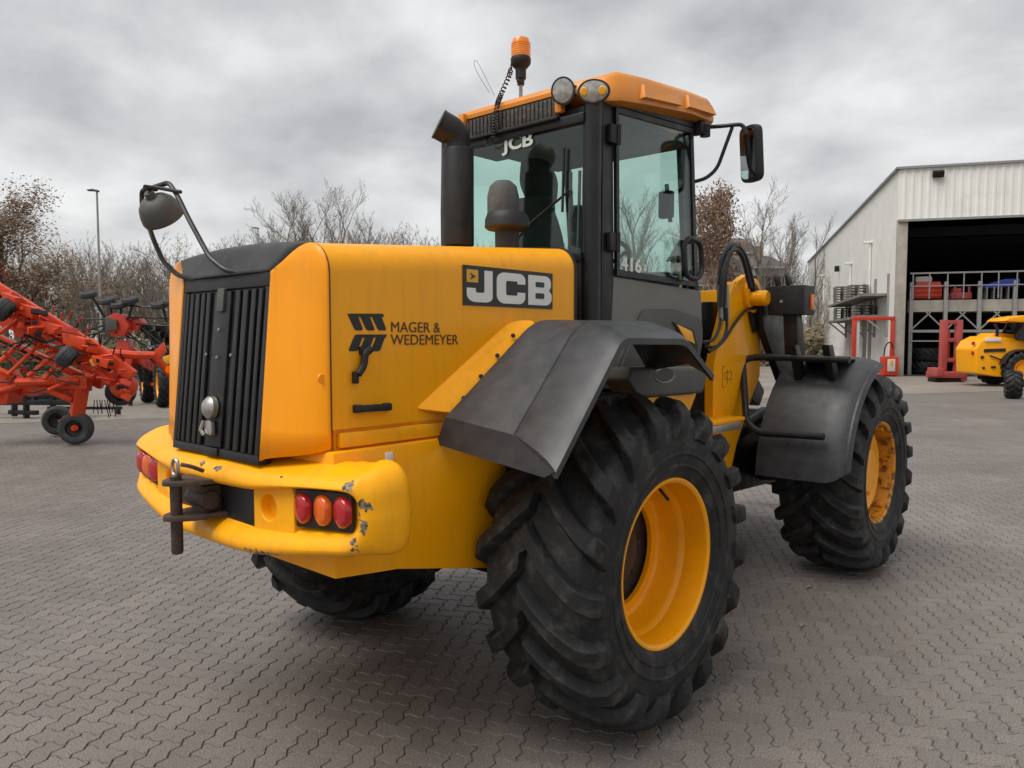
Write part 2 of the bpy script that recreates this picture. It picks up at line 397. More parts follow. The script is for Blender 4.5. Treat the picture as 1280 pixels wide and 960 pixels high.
def shrink(pts, d):
    n = len(pts); res = []
    for i in range(n):
        p = pts[i]; e1 = (p - pts[i - 1]).normalized(); e2 = (pts[(i + 1) % n] - p).normalized()
        n1 = Vector((-e1.y, e1.x, 0)); n2 = Vector((-e2.y, e2.x, 0)); nn = (n1 + n2)
        nn.normalize(); res.append(p + nn * d / max(0.5, nn.dot(n1)))
    return res
BLK = []
for nx, ny in ((2, 1), (1, 2)):
    OUT = outline(nx, ny); NR = len(OUT)
    base_ring = [p + Vector((0, 0, -0.006)) for p in shrink(OUT, JOINT / 2)]; top_ring = shrink(OUT, JOINT / 2 + 0.003)
    bv = [PU * p.x + PV * p.y + Vector((0, 0, p.z)) for p in base_ring + top_ring]
    bf = [(i, (i + 1) % NR, NR + (i + 1) % NR, NR + i) for i in range(NR)] + [tuple(range(NR, 2 * NR))]
    me1 = bpy.data.meshes.new('paver_block'); me1.from_pydata(bv, [], bf); me1.materials.append(MATS['paver_single'])
    BLK.append((bv, bf, me1))

NEAR_D = 20.0
spots = []
c0 = CAM.copy(); c0.z = 0
for j in range(int(1.6 / WID), int((NEAR_D + 6) / WID)):
    for i in range(-240, 241):
        k = (i - j) % 4
        if k == 0: cen, typ = (i + 1.0, j + 0.5), 0
        elif k == 3: cen, typ = (i + 0.5, j + 1.0), 1
        else: continue
        p = PU * (cen[0] * WID) + PV * (cen[1] * WID)
        dep = p.dot(_v); lat = p.dot(RIGHT)
        if 2.2 < dep < NEAR_D and abs(lat) < 0.80 * dep + 0.6:
            spots.append((dep, lat, c0 + p, typ))
# blocks that are not hidden below the loader and lie inside the picture show largest when near
def shows(s):
    dep, lat, p, typ = s
    x = CX + F_PX * lat / dep; yy = 423 + F_PX * 1.71 / dep
    return -20 < x < 1300 and yy < 975
order = sorted(range(len(spots)), key=lambda k: (not shows(spots[k]), spots[k][0]))
single = set(order[:300])

bed = MB()
G = 700.0
xs = [-G, G]
bed.poly([(-G, -G, -0.0075), (G, -G, -0.0075), (G, G, -0.0075), (-G, G, -0.0075)], [(0, 1, 2, 3)])
ground = tag(bed.build('ground', 'joint_sand'), kind='structure')
# far paving sheet lies around the built blocks, flush with them
fm = MB()
def sec(dep, lat): return c0 + _v * dep + RIGHT * lat
quad = [sec(2.4, -2.4), sec(2.4, 2.4), sec(NEAR_D - 0.2, 16.0), sec(NEAR_D - 0.2, -16.0)]
outer = [sec(-60, -300), sec(-60, 300), sec(420, 300), sec(420, -300)]
fm.poly([Vector((p.x, p.y, -0.004)) for p in quad + outer], [(4, 5, 1, 0), (5, 6, 2, 1), (6, 7, 3, 2), (7, 4, 0, 3)])
pavement = tag(fm.build('pavement', 'far_paving'), kind='structure')
rng = random.Random(3)
fv, ff, tone = [], [], []
for k, (dep, lat, p, typ) in enumerate(spots):
    blk_v, blk_f, me1 = BLK[typ]
    dz = rng.uniform(-0.0012, 0.0012); tx, ty = rng.uniform(-0.006, 0.006), rng.uniform(-0.006, 0.006)
    if k in single:
        o = bpy.data.objects.new('paver_block', me1); col.objects.link(o); o.parent = pavement
        o.location = (p.x, p.y, dz); o.rotation_euler = (tx, ty, rng.uniform(-0.004, 0.004))
    else:
        b0 = len(fv)
        for q in blk_v: fv.append((p.x + q.x, p.y + q.y, q.z + dz + q.y * tx - q.x * ty))
        ff.extend([tuple(b0 + i for i in f) for f in blk_f])
        tone.extend([rng.random()] * len(blk_f))
me2 = bpy.data.meshes.new('paver_block_field'); me2.from_pydata(fv, [], ff)
at = me2.attributes.new('tone', 'FLOAT', 'FACE'); at.data.foreach_set('value', tone)
fo = link('paver_block_field', me2, 'paver_field', pavement); fo['kind'] = 'stuff'
# ================================================================== WHEEL LOADER
loader = thing('wheel_loader', 'yellow wheel loader with black fenders and tall glazed cab, parked on the block paving', 'wheel loader')
HUB_Z, WB, WY = 0.731, 3.01, 0.97
# ---------------------------------------------------------------- tyres
def tyre_shape(R=0.737, hw=0.283, rr=0.362, nl=19, lug=0.052, seg=72, A=0.40, lw=0.036):
    mb = MB()
    k = hw / 0.283; s = (R - lug) / 0.692
    half = [(0.0, 0.692), (0.10, 0.689), (0.18, 0.678), (0.235, 0.655), (0.262, 0.625), (0.277, 0.58), (0.283, 0.53), (0.281, 0.495), (0.285, 0.49), (0.285, 0.483), (0.279, 0.478), (0.272, 0.44), (0.275, 0.436), (0.275, 0.428), (0.268, 0.424), (0.263, 0.405), (0.240, 0.37), (0.225, 0.362)]
    half = [(y * k, (rr + (r - 0.362) / (0.692 - 0.362) * (0.692 * s - rr))) for y, r in half]
    prof = [(-y, r) for y, r in reversed(half)] + half[1:]
    inner = [(half[-1][0] - 0.02, rr - 0.012), (-(half[-1][0] - 0.02), rr - 0.012)]
    mb.lathe(prof + inner, n=seg, caps=False)
    # lugs follow the carcass from the centre line over the shoulder
    path = half[:7]
    cum = [0]
    for a, b in zip(path, path[1:]): cum.append(cum[-1] + math.hypot(b[0] - a[0], b[1] - a[1]))
    def car(t):
        d = t * cum[-1]
        for i in range(len(path) - 1):
            if d <= cum[i + 1] + 1e-9:
                f = (d - cum[i]) / (cum[i + 1] - cum[i]); a, b = path[i], path[i + 1]
                y, r = a[0] + (b[0] - a[0]) * f, a[1] + (b[1] - a[1]) * f
                ty, tr = b[0] - a[0], b[1] - a[1]; ln = math.hypot(ty, tr)
                return y, r, -tr / ln, ty / ln
        y, r = path[-1]; return y, r, 1, 0
    steps = [0.0, 0.06, 0.2, 0.36, 0.5, 0.62, 0.72, 0.80, 0.86, 0.93]
    for side in (1, -1):
        for q in range(nl):
            th0 = 2 * pi * (q + (0.5 if side < 0 else 0)) / nl
            secs = []
            for t in steps:
                y, r, ny, nr = car(t)
                h = lug * (1.0 if t < 0.74 else max(0.28, 1.0 - (t - 0.74) / 0.19 * 0.75))
                if t == 0.0: h *= 0.9
                th = th0 + A * (1 - (1 - min(1, t / 0.93)) ** 1.35)
                w = lw * (1.0 + 0.25 * t)
                # slope of the lug along the tyre gives the width direction; keep it circumferential
                base = w * 1.25 / r; top = w * 0.86 / r
                y0 = (y - 0.03 * 0) * side
                pts = []
                for (dth, hh) in ((-base, -0.006), (-top * 1.06, h * 0.86), (-top * 0.88, h), (top * 0.88, h), (top * 1.06, h * 0.86), (base, -0.006)):
                    yy = (y + ny * hh) * side; rr_ = r + nr * hh
                    pts.append(Vector((cos(th + dth) * rr_, yy, sin(th + dth) * rr_)))
                secs.append(pts)
            mb.loft(secs, closed=True, caps=True)
    return mb.mesh('tyre', 24)
tyre_me = tyre_shape()
tyre_me.materials.append(MATS['tyre_rubber'])
# rear rim: deep dish, outward is -Y (mirrored by rotation for the left side)
def rear_rim():
    mb = MB()
    o = lambda a: -a
    prof = [(0.226, 0.368), (0.238, 0.377), (0.246, 0.373), (0.246, 0.364), (0.238, 0.352), (0.190, 0.346), (0.130, 0.341), (0.112, 0.328), (0.100, 0.324), (0.040, 0.318), (0.012, 0.306), (0.002, 0.290), (0.002, 0.250), (-0.02, 0.248), (-0.02, 0.30), (-0.03, 0.335), (-0.22, 0.345), (-0.23, 0.372)]
    mb.lathe([(o(a), r) for a, r in prof], n=64, caps=False)
    return mb.mesh('rim', 30)
def rear_hub():
    mb = MB()
    mb.lathe([(0.03, 0.32), (0.06, 0.25), (0.075, 0.17), (0.02, 0.155), (-0.0, 0.12), (0.0, 0.0)], n=40, caps=False)
    for k in range(10):
        a = 2 * pi * k / 10
        mb.lathe([(0.045, 0.016), (0.08, 0.016), (0.1, 0.016)], (cos(a) * 0.21, 0, sin(a) * 0.21), n=6)
    return mb.mesh('hub', 30)
def front_rim():
    mb = MB()
    prof = [(0.226, 0.368), (0.238, 0.377), (0.246, 0.373), (0.246, 0.364), (0.238, 0.352), (0.17, 0.345), (0.09, 0.338), (0.075, 0.332), (-0.20, 0.33), (-0.23, 0.372)]
    mb.lathe([(-a, r) for a, r in prof], n=64, caps=False)
    for k in range(12):     # clamp lugs on the rim well
        a = 2 * pi * (k + 0.3) / 12
        R = Matrix.Rotation(-a, 3, 'Y')
        mb.box(R @ Vector((0.332, -0.19, 0)), (0.024, 0.05, 0.06), R, 0.006)
    return mb.mesh('rim', 30)
def front_disc():
    mb = MB()
    mb.lathe([(-0.10, 0.336), (-0.145, 0.31), (-0.150, 0.29), (-0.135, 0.26), (-0.12, 0.22), (-0.12, 0.19), (-0.16, 0.17), (-0.175, 0.15), (-0.175, 0.0)], n=56, caps=False)
    for k in range(12):
        a = 2 * pi * k / 12
        mb.lathe([(-0.12, 0.015), (-0.145, 0.015)], (cos(a) * 0.205, 0, sin(a) * 0.205), n=6)
    return mb.mesh('wheel_disc', 30)
rr_me, rh_me, fr_me, fd_me = rear_rim(), rear_hub(), front_rim(), front_disc()
for x, front in ((0, False), (WB, True)):
    for s in (-1, 1):
        ty = link('wheel', tyre_me, None, loader, loc=(x, s * WY, HUB_Z), rot=(0, 0.13 * (s + 1) + (0.05 if front else 0.0), 0))
        ty.name = 'tyre'
        rz = 0 if s < 0 else pi
        if not front:
            a = link('rim', rr_me, 'rim_paint', ty, rot=(0, 0, rz)); b = link('hub', rh_me, 'dirt_shade_brown', ty, rot=(0, 0, rz))
        else:
            a = link('rim', fr_me, 'rim_flaking', ty, rot=(0, 0, rz)); b = link('wheel_disc', fd_me, 'rim_paint', ty, rot=(0, 0, rz))
            if s < 0: a['label'] = 'rim well with flaking yellow paint and brown rust'
# valve stem of the rear wheel
vs = MB().tube([(0.10, -WY - 0.13, HUB_Z + 0.30), (0.10, -WY - 0.16, HUB_Z + 0.27), (0.115, -WY - 0.17, HUB_Z + 0.25)], 0.007, 6).build('valve_stem', 'black_metal', loader)

# ---------------------------------------------------------------- chassis and axles
mb = MB()
HY = 0.655
# hull below the bonnet: one bent plate each side with closed underside
hull = [(-1.34, 0.86), (-1.05, 0.83), (-0.55, 0.72), (0.45, 0.72), (0.75, 0.80), (1.15, 0.80), (1.15, 1.10), (0.45, 1.18), (-0.2, 1.31), (-1.34, 1.31)]
mb.prism([(x, -HY, z) for x, z in hull], (0, 2 * HY, 0), 0.012)
mb.build('rear_chassis', 'yellow_paint', loader)
mb = MB()
mb.prism([(-1.30, -0.60, 1.30), (0.12, -0.60, 1.30), (0.12, -0.60, 1.40), (-1.30, -0.60, 1.40)], (0, 1.2, 0), 0.004)
mb.prism([(-1.29, -0.63, 1.318), (-0.62, -0.63, 1.318), (-0.60, -0.63, 1.372), (-1.29, -0.63, 1.372)], (0, 0.06, 0), 0.008)
mb.prism([(-1.29, 0.63, 1.318), (-0.62, 0.63, 1.318), (-0.60, 0.63, 1.372), (-1.29, 0.63, 1.372)], (0, -0.06, 0), 0.008)
mb.build('bonnet_sill', 'worn_yellow_paint', loader)
for x in (0, WB):
    mb = MB()
    mb.lathe([(-0.72, 0.13), (-0.5, 0.15), (-0.3, 0.17), (-0.2, 0.25), (0.2, 0.25), (0.3, 0.17), (0.5, 0.15), (0.72, 0.13)], (x, 0, HUB_Z), n=20)
    mb.build('axle', 'black_metal', loader)
mb = MB()   # underside pan and belly, dark
mb.box((0.95, 0, 0.62), (0.8, 0.7, 0.25), None, 0.03)
mb.build('belly_pan', 'black_metal', loader)

# ---------------------------------------------------------------- bonnet
BW = 0.62
# cross section of the long bonnet panel: flat side, rounded shoulder, slightly crowned top
def bonnet_sec(x, zt, w, z0=1.385):
    pts = [(-w, z0), (-w, z0 + 0.2)]
    r = 0.115
    cz = zt - r
    for k in range(9):
        a = pi + (pi / 2) * k / 8 * -1
        pts.append((-w + r + cos(a) * r, cz + sin(a) * r))
    pts.append((-w * 0.5, zt + 0.012)); pts.append((0, zt + 0.02))
    full = pts + [(-y, z) for y, z in reversed(pts[:-1])]
    return [Vector((x, y, z)) for y, z in full]
X0, X1 = -1.318, 0.095
mb = MB()
def ztop(x): return 2.052 + (x - X0) / (X1 - X0) * 0.102
secs = [bonnet_sec(X0 + (X1 - X0) * k / 10, ztop(X0 + (X1 - X0) * k / 10), BW) for k in range(11)]
mb.loft(secs, closed=True, caps=True)
bonnet = mb.build('bonnet', 'yellow_paint', loader, 25)
gs = [Vector((X0 - 0.003, p.y, p.z)) for p in secs[0][:12]]
for sg in (1, -1):
    mb = MB(); mb.tube([Vector((p.x, sg * p.y, p.z)) for p in gs], 0.0032, 6); mb.build('seam_gap_line', 'decal_brown', bonnet)  # brown tube painting the dark gap between shroud and bonnet
gs = [Vector((X1 + 0.002, p.y, p.z)) for p in secs[-1]]
mb = MB(); mb.tube(gs, 0.009, 6); mb.build('bonnet_seal', 'black_metal', bonnet)
# rear corner shroud (both corners) wraps from the side to the grille
def lerp(a, b, t): return a + (b - a) * t
# plan stations: (x, |y|) at mid height, from seam to grille edge
plan = [(-1.326, 0.622), (-1.345, 0.600), (-1.362, 0.56), (-1.378, 0.50), (-1.395, 0.43), (-1.412, 0.372), (-1.420, 0.350)]
def plan_at(f):
    q = f * (len(plan) - 1); i = min(int(q), len(plan) - 2); t = q - i
    return lerp(plan[i][0], plan[i + 1][0], t), lerp(plan[i][1], plan[i + 1][1], t)
def cheek_end(f):                  # where the yellow cheek meets the black hood
    g = 1 - f
    return Vector((lerp(-1.3865, -1.322, g ** 0.85), lerp(0.348, 0.512, g ** 0.8), 1.957 + 0.097 * sin(g * pi / 2)))
NF = 14
def shroud(sgn):
    mb = MB(); secs = []
    for i in range(NF + 1):
        f = i / NF; x, y = plan_at(f); c_ = []
        zv = lerp(1.937, 1.935, f)
        for z in (0, 1.38, 1.55, 1.75, 1.86, zv):
            zz = z if z else lerp(1.318, 1.262, f)
            lean = (zz - 1.25) / 0.7 * 0.062 - 0.031
            c_.append(Vector((x + lean * min(1, f * 1.4), y, zz)))
        B_ = c_[-1]; E_ = cheek_end(f)
        for t in (0.2, 0.4, 0.6, 0.8, 1.0):
            a = t * pi / 2
            c_.append(Vector((B_.x + (E_.x - B_.x) * (1 - cos(a)), B_.y + (E_.y - B_.y) * (1 - cos(a)), B_.z + (E_.z - B_.z) * sin(a))))
        secs.append([Vector((p.x, sgn * p.y, p.z)) for p in c_])
    mb.loft(secs, closed=False, caps=False)
    o = mb.build('corner_shroud', 'orange_paint', loader, 50)
    md = o.modifiers.new('t', 'SOLIDIFY'); md.thickness = 0.008; md.offset = -1
    return o
for s in (-1, 1): shroud(s)
# black hood top between the cheeks: quarter round from the grille up to the bonnet
mb = MB(); secs = []
for i in range(NF + 1):
    f = 1 - i / NF; E_ = cheek_end(f); c_ = []
    for k in range(13):
        u = -1 + 2 * k / 12
        c_.append(Vector((E_.x - 0.012 * (1 - u * u), E_.y * u * 0.997, E_.z + 0.002 + 0.022 * (1 - f) * (1 - u * u))))
    secs.append(c_)
mb.loft(secs, closed=False, caps=False)
hood = mb.build('hood_top', 'fender_plastic', loader, 50)
md = hood.modifiers.new('t', 'SOLIDIFY'); md.thickness = 0.008; md.offset = -1
# corner filler under the shroud's curved top
mb = MB()
mb.box((-1.22, 0, 1.60), (0.24, 0.90, 0.62), None, 0.01); mb.build('radiator_core', 'black_metal', loader)
# grille: recessed corrugated door in a frame, leaning forward
GL = 0.347
GB, GT = Vector((-1.452, 0, 1.247)), Vector((-1.382, 0, 1.957))
gup = (GT - GB).normalized(); gout = Vector((-gup.z, 0, gup.x))
def gp(y, h, o=0.0): return GB + gup * (h * (GT - GB).length) + Vector((0, y, 0)) + gout * o
mb = MB()
mb.prism([gp(-GL, 0, -0.05), gp(GL, 0, -0.05), gp(GL, 1, -0.05), gp(-GL, 1, -0.05)], gout * 0.04, 0.004)
for (y0, y1, h0, h1) in ((-GL, GL, 0, 0.045), (-GL, GL, 0.925, 1.0), (-GL, -GL + 0.03, 0.046, 0.924), (GL - 0.03, GL, 0.046, 0.924)):
    mb.prism([gp(y0, h0, -0.012), gp(y1, h0, -0.012), gp(y1, h1, -0.012), gp(y0, h1, -0.012)], gout * 0.014, 0.004)
grille = mb.build('grille', 'grille_black', loader)
for yy, w in ((-0.285, 0.026), (-0.235, 0.030), (-0.175, 0.036), (-0.118, 0.030), (0.0, 0.125), (0.118, 0.030), (0.165, 0.03), (0.215, 0.034), (0.262, 0.026), (0.30, 0.02)):
    mb = MB()
    mb.prism([gp(yy - w / 2, 0.05, -0.0105), gp(yy + w / 2, 0.05, -0.0105), gp(yy + w / 2, 0.915, -0.0105), gp(yy - w / 2, 0.915, -0.0105)], gout * 0.014, 0.005)
    mb.build('grille_rib', 'grille_black', grille)
mb = MB(); mb.prism(round_poly([gp(-0.026, 0.80, 0.0), gp(0.026, 0.80, 0.0), gp(0.026, 0.93, 0.0), gp(-0.026, 0.93, 0.0)], 0.008), gout * 0.014, 0.002); mb.build('latch_plate', 'dark_grey_panel', grille)
mb = MB(); Mx = Matrix((gout.cross(Vector((0, 1, 0))), Vector((0, 1, 0)), gout)).transposed()
mb.lathe([(0, 0.046), (0.02, 0.044), (0.034, 0.03), (0.04, 0.0)], gp(0.005, 0.265, 0.009), 'Z', 20, M=Mx); mb.build('camera_dome', 'bare_steel', grille)
mb = MB(); mb.prism(round_poly([gp(-0.035, 0.11, 0.009), gp(0.028, 0.125, 0.009), gp(0.03, 0.19, 0.009), gp(-0.02, 0.20, 0.009)], 0.02), gout * 0.02, 0.005)
mb.tube([gp(0.03, 0.19, 0.03), gp(0.04, 0.14, 0.035), gp(0.02, 0.11, 0.03)], 0.008, 6); mb.build('lock_handle', 'bare_steel', grille)
for (yy, h) in ((0.0, 0.70), (0.0, 0.545), (-0.11, 0.56), (0.09, 0.56)):
    mb = MB(); mb.lathe([(0, 0.007), (0.004, 0.006)], gp(yy, h, 0.0095), 'Z', 8, M=Mx); mb.build('grille_bolt', 'zinc', grille)
mb = MB(); mb.prism([gp(-0.05, 0.0, 0.003), gp(0.05, 0.0, 0.003), gp(0.05, 0.045, 0.003), gp(-0.05, 0.045, 0.003)], gout * 0.006, 0.002); mb.build('catch', 'black_metal', grille)

# bonnet side details (right side carries the lettering; the left mirrors the plain parts)
for s in (-1, 1):
    mb = MB(); Y = s * (BW + 0.001)
    p = [at_y(441, 511, -BW), at_y(484, 508, -BW)]
    mb.beam((p[0].x, Y + s * 0.022, p[0].z), (p[1].x, Y + s * 0.022, p[1].z), 0.018, 0.026, 0.005)
    for q in p: mb.box((q.x + (0.012 if q is p[0] else -0.012), Y + s * 0.011, q.z), (0.028, 0.026, 0.03), None, 0.005)
    mb.build('grab_handle', 'black_plastic', bonnet)
    mb = MB()
    pts = [at_y(460, 436, -BW), at_y(453, 441, -BW), at_y(451, 458, -BW), at_y(444, 468, -BW)]
    mb.tube(smooth_path([(q.x, Y + s * 0.016, q.z) for q in pts], 0.03), 0.0135, 8)
    q = at_y(455, 438, -BW); mb.box((q.x, Y + s * 0.006, q.z), (0.05, 0.016, 0.03), None, 0.005)
    q = at_y(442, 470, -BW); mb.box((q.x, Y + s * 0.010, q.z - 0.005), (0.02, 0.02, 0.045), None, 0.005)
    mb.build('latch', 'black_plastic', bonnet)
    mb = MB(); q = at_y(408, 473, -0.60); mb.lathe([(0, 0.018), (0.004 * s, 0.016)], (-1.347, s * 0.602, q.z), 'Y', 16); mb.build('blanking_plug', 'orange_paint', bonnet)
# maker's plate
def on_side(px, py, o=0.0): p = at_y(px, py, -BW); return Vector((p.x, -BW - o, p.z))
c = [on_side(577.5, 333.5, 0.001), on_side(690, 339.5, 0.001), on_side(690, 385, 0.001), on_side(578.5, 383, 0.001)]
x0, x1 = (c[0].x + c[3].x) / 2, (c[1].x + c[2].x) / 2
z1, z0 = (c[0].z + c[1].z) / 2, (c[2].z + c[3].z) / 2
PW, PH = x1 - x0, z1 - z0
mb = MB(); mb.prism([(x0, -BW - 0.001, z0), (x1, -BW - 0.001, z0), (x1, -BW - 0.001, z1), (x0, -BW - 0.001, z1)], (0, -0.003, 0)); plate = mb.build('maker_plate', 'decal_black', bonnet)
def pl(u, v, o): return Vector((x0 + PW * u, -BW - 0.004 - o, z0 + PH * v))
def glyph(name, uv, mat, o, r):
    mb = MB(); pts = [pl(u, v, o) for u, v in uv]
    mb.prism(round_poly(pts, r, 5), (0, -0.0012, 0)); return mb.build(name, mat, bonnet)
R_ = 0.035
glyph('maker_letter', [(0.215, 0.90), (0.30, 0.90), (0.30, 0.16), (0.25, 0.09), (0.09, 0.09), (0.035, 0.2), (0.035, 0.44), (0.125, 0.44), (0.125, 0.33), (0.215, 0.33)], 'decal_white', 0.0, [0.004, 0.004, 0.03, 0.03, 0.03, 0.03, 0.004, 0.004, 0.012, 0.012])
glyph('maker_letter', [(0.40, 0.90), (0.62, 0.90), (0.665, 0.80), (0.665, 0.62), (0.575, 0.62), (0.575, 0.69), (0.445, 0.69), (0.445, 0.31), (0.575, 0.31), (0.575, 0.40), (0.665, 0.40), (0.665, 0.20), (0.62, 0.09), (0.40, 0.09), (0.345, 0.2), (0.345, 0.79)], 'decal_white', 0.0, [0.03, 0.03, 0.03, 0.003, 0.003, 0.012, 0.012, 0.012, 0.012, 0.003, 0.003, 0.03, 0.03, 0.03, 0.03, 0.03])
glyph('maker_letter', [(0.70, 0.90), (0.93, 0.90), (0.975, 0.80), (0.975, 0.58), (0.945, 0.50), (0.985, 0.42), (0.985, 0.20), (0.935, 0.09), (0.70, 0.09)], 'decal_white', 0.0, [0.004, 0.03, 0.03, 0.02, 0.02, 0.02, 0.03, 0.03, 0.004])
for v0, v1 in ((0.27, 0.42), (0.585, 0.725)): glyph('letter_counter', [(0.785, v0), (0.89, v0), (0.89, v1), (0.785, v1)], 'decal_black', 0.0015, 0.008)
glyph('maker_emblem', [(0.035, 0.58), (0.15, 0.58), (0.15, 0.90), (0.035, 0.90)], 'decal_yellow', 0.0, 0.004)
glyph('emblem_mark', [(0.065, 0.64), (0.125, 0.73), (0.065, 0.82), (0.085, 0.73)], 'decal_brown', 0.0015, 0.001)
# dealer lettering and mark
ta = on_side(487.5, 415, 0.002); tb = on_side(572, 430, 0.002)
for body, px, py_, w_px in (('MAGER &', 487.5, 415.0, 549), ('WEDEMEYER', 488.0, 431.0, 572.5)):
    a = on_side(px, py_, 0.002); b = on_side(w_px, py_, 0.002)
    o = text_mesh('dealer_lettering', body, 0.057, 'decal_brown', bonnet, a, (1, 0, 0), (0, 0, 1), 1.0, 0.0006)
    wd = max(v.co.x for v in o.data.vertices) - min(v.co.x for v in o.data.vertices)
    k = (b.x - a.x) / wd
    for v in o.data.vertices: v.co.x = a.x + (v.co.x - a.x) * k
for row, (pt, sl) in enumerate(((392.5, 1), (440, -1))):
    for k in range(3):
        if row == 0: q = [(434 + 14.5 * k, 392), (434 + 14.5 * k + 12, 392), (434 + 14.5 * k + 20, 413), (434 + 14.5 * k + 9.5, 413)]
        else: q = [(443.5 + 14 * k, 418), (443.5 + 14 * k + 10.5, 418), (435 + 14 * k + 11.5, 439), (435 + 14 * k, 439)]
        mb = MB(); mb.prism(round_poly([on_side(x, y, 0.001) for x, y in q], 0.010, 3), (0, -0.0015, 0)); mb.build('dealer_mark', 'decal_black', bonnet)
for q in ([(434, 392), (478, 392), (480, 396), (436, 396)], [(446, 418), (483, 418), (482, 422), (444, 422)]):
    mb = MB(); mb.prism([on_side(x, y, 0.0012) for x, y in q], (0, -0.0015, 0)); mb.build('dealer_mark', 'decal_black', bonnet)
# little exhaust guards on the bonnet top
# ---------------------------------------------------------------- rear bumper casting
st = [  # y, x of the lip, recess depth, z top of lip, z of the upper recess edge, lower recess edge, bottom
    (0.0, -1.503, 0.075, 1.215, 1.145, 1.005, 0.908), (0.14, -1.503, 0.075, 1.215, 1.147, 1.005, 0.908), (0.28, -1.499, 0.075, 1.214, 1.150, 1.006, 0.909), (0.36, -1.492, 0.08, 1.212, 1.155, 1.012, 0.914),
    (0.46, -1.482, 0.085, 1.215, 1.170, 1.022, 0.928), (0.58, -1.466, 0.085, 1.222, 1.187, 1.035, 0.945), (0.70, -1.446, 0.08, 1.228, 1.195, 1.048, 0.962), (0.80, -1.424, 0.07, 1.232, 1.198, 1.058, 0.976), (0.845, -1.408, 0.03, 1.235, 1.192, 1.062, 0.982)]
def bumper_half(sgn):
    secs = []
    for y, x, rd, zt, zu, zl, zb in st:
        prof = [(-1.20, 1.285), (-1.33, 1.275), (x + 0.075, zt + 0.028), (x + 0.028, zt + 0.012), (x + 0.006, zt - 0.012), (x, (zt + zu) / 2 - 0.004), (x + 0.008, zu + 0.008), (x + rd * 0.6, zu + 0.001), (x + rd, zu - 0.012), (x + rd, (zu + zl) / 2), (x + rd, zl + 0.016),
                (x + rd * 0.55, zl + 0.002), (x + 0.006, zl - 0.028), (x - 0.004, (zl + zb) / 2 - 0.012), (x + 0.008, zb + 0.012), (x + 0.04, zb), (-1.33, zb + 0.012), (-1.20, zb + 0.02)]
        secs.append([Vector((a, sgn * (min(y, 0.655) if i in (0, 17) else (min(y, 0.735) if i in (1, 16) else y)), z)) for i, (a, z) in enumerate(prof)])
    # turn the corner: stations around a quarter round, outward direction rotating from -X to +-Y
    for x, y, ang, zt, zb, bulge in ((-1.384, 0.868, 24, 1.240, 0.985, 0.004), (-1.352, 0.893, 48, 1.248, 0.978, 0.006), (-1.305, 0.908, 74, 1.256, 0.972, 0.008), (-1.245, 0.912, 86, 1.262, 0.968, 0.008), (-1.205, 0.906, 96, 1.258, 0.975, 0.006), (-1.178, 0.880, 120, 1.245, 0.99, 0.0)):
        a = radians(ang); d = Vector((-cos(a), sin(a), 0))
        zs = [1.29, 1.285, zt + 0.034, zt + 0.016, zt - 0.018, zt - 0.05, zt - 0.08, zt - 0.10, zt - 0.12, (zt + zb) / 2, zb + 0.10, zb + 0.085, zb + 0.065, zb + 0.045, zb + 0.018, zb, zb + 0.004, zb + 0.01]
        os_ = [-0.22, -0.13, -0.075, -0.034, -0.010, 0.0, 0.002, 0.003, 0.004, 0.006, 0.004, 0.002, 0.0, -0.004, -0.014, -0.045, -0.12, -0.2]
        secs.append([Vector((x, y, z)) + d * o + Vector((0, 0, 0)) if True else None for z, o in zip(zs, os_)])
        for i, p in enumerate(secs[-1]):
            if i in (0, 17): p = Vector((-1.17, 0.655, p.z))
            elif i in (1, 16): p = Vector((-1.22, 0.745, p.z))
            secs[-1][i] = Vector((p.x, sgn * p.y, p.z))
    return secs
mb = MB()
A = bumper_half(-1); B = bumper_half(1)
mb.loft(list(reversed(A)) + B[1:], closed=True, caps=True)
bumper = mb.build('counterweight_bumper', 'worn_yellow_paint', loader, 50)
sub = bumper.modifiers.new('s', 'SUBSURF'); sub.levels = 1; sub.render_levels = 2
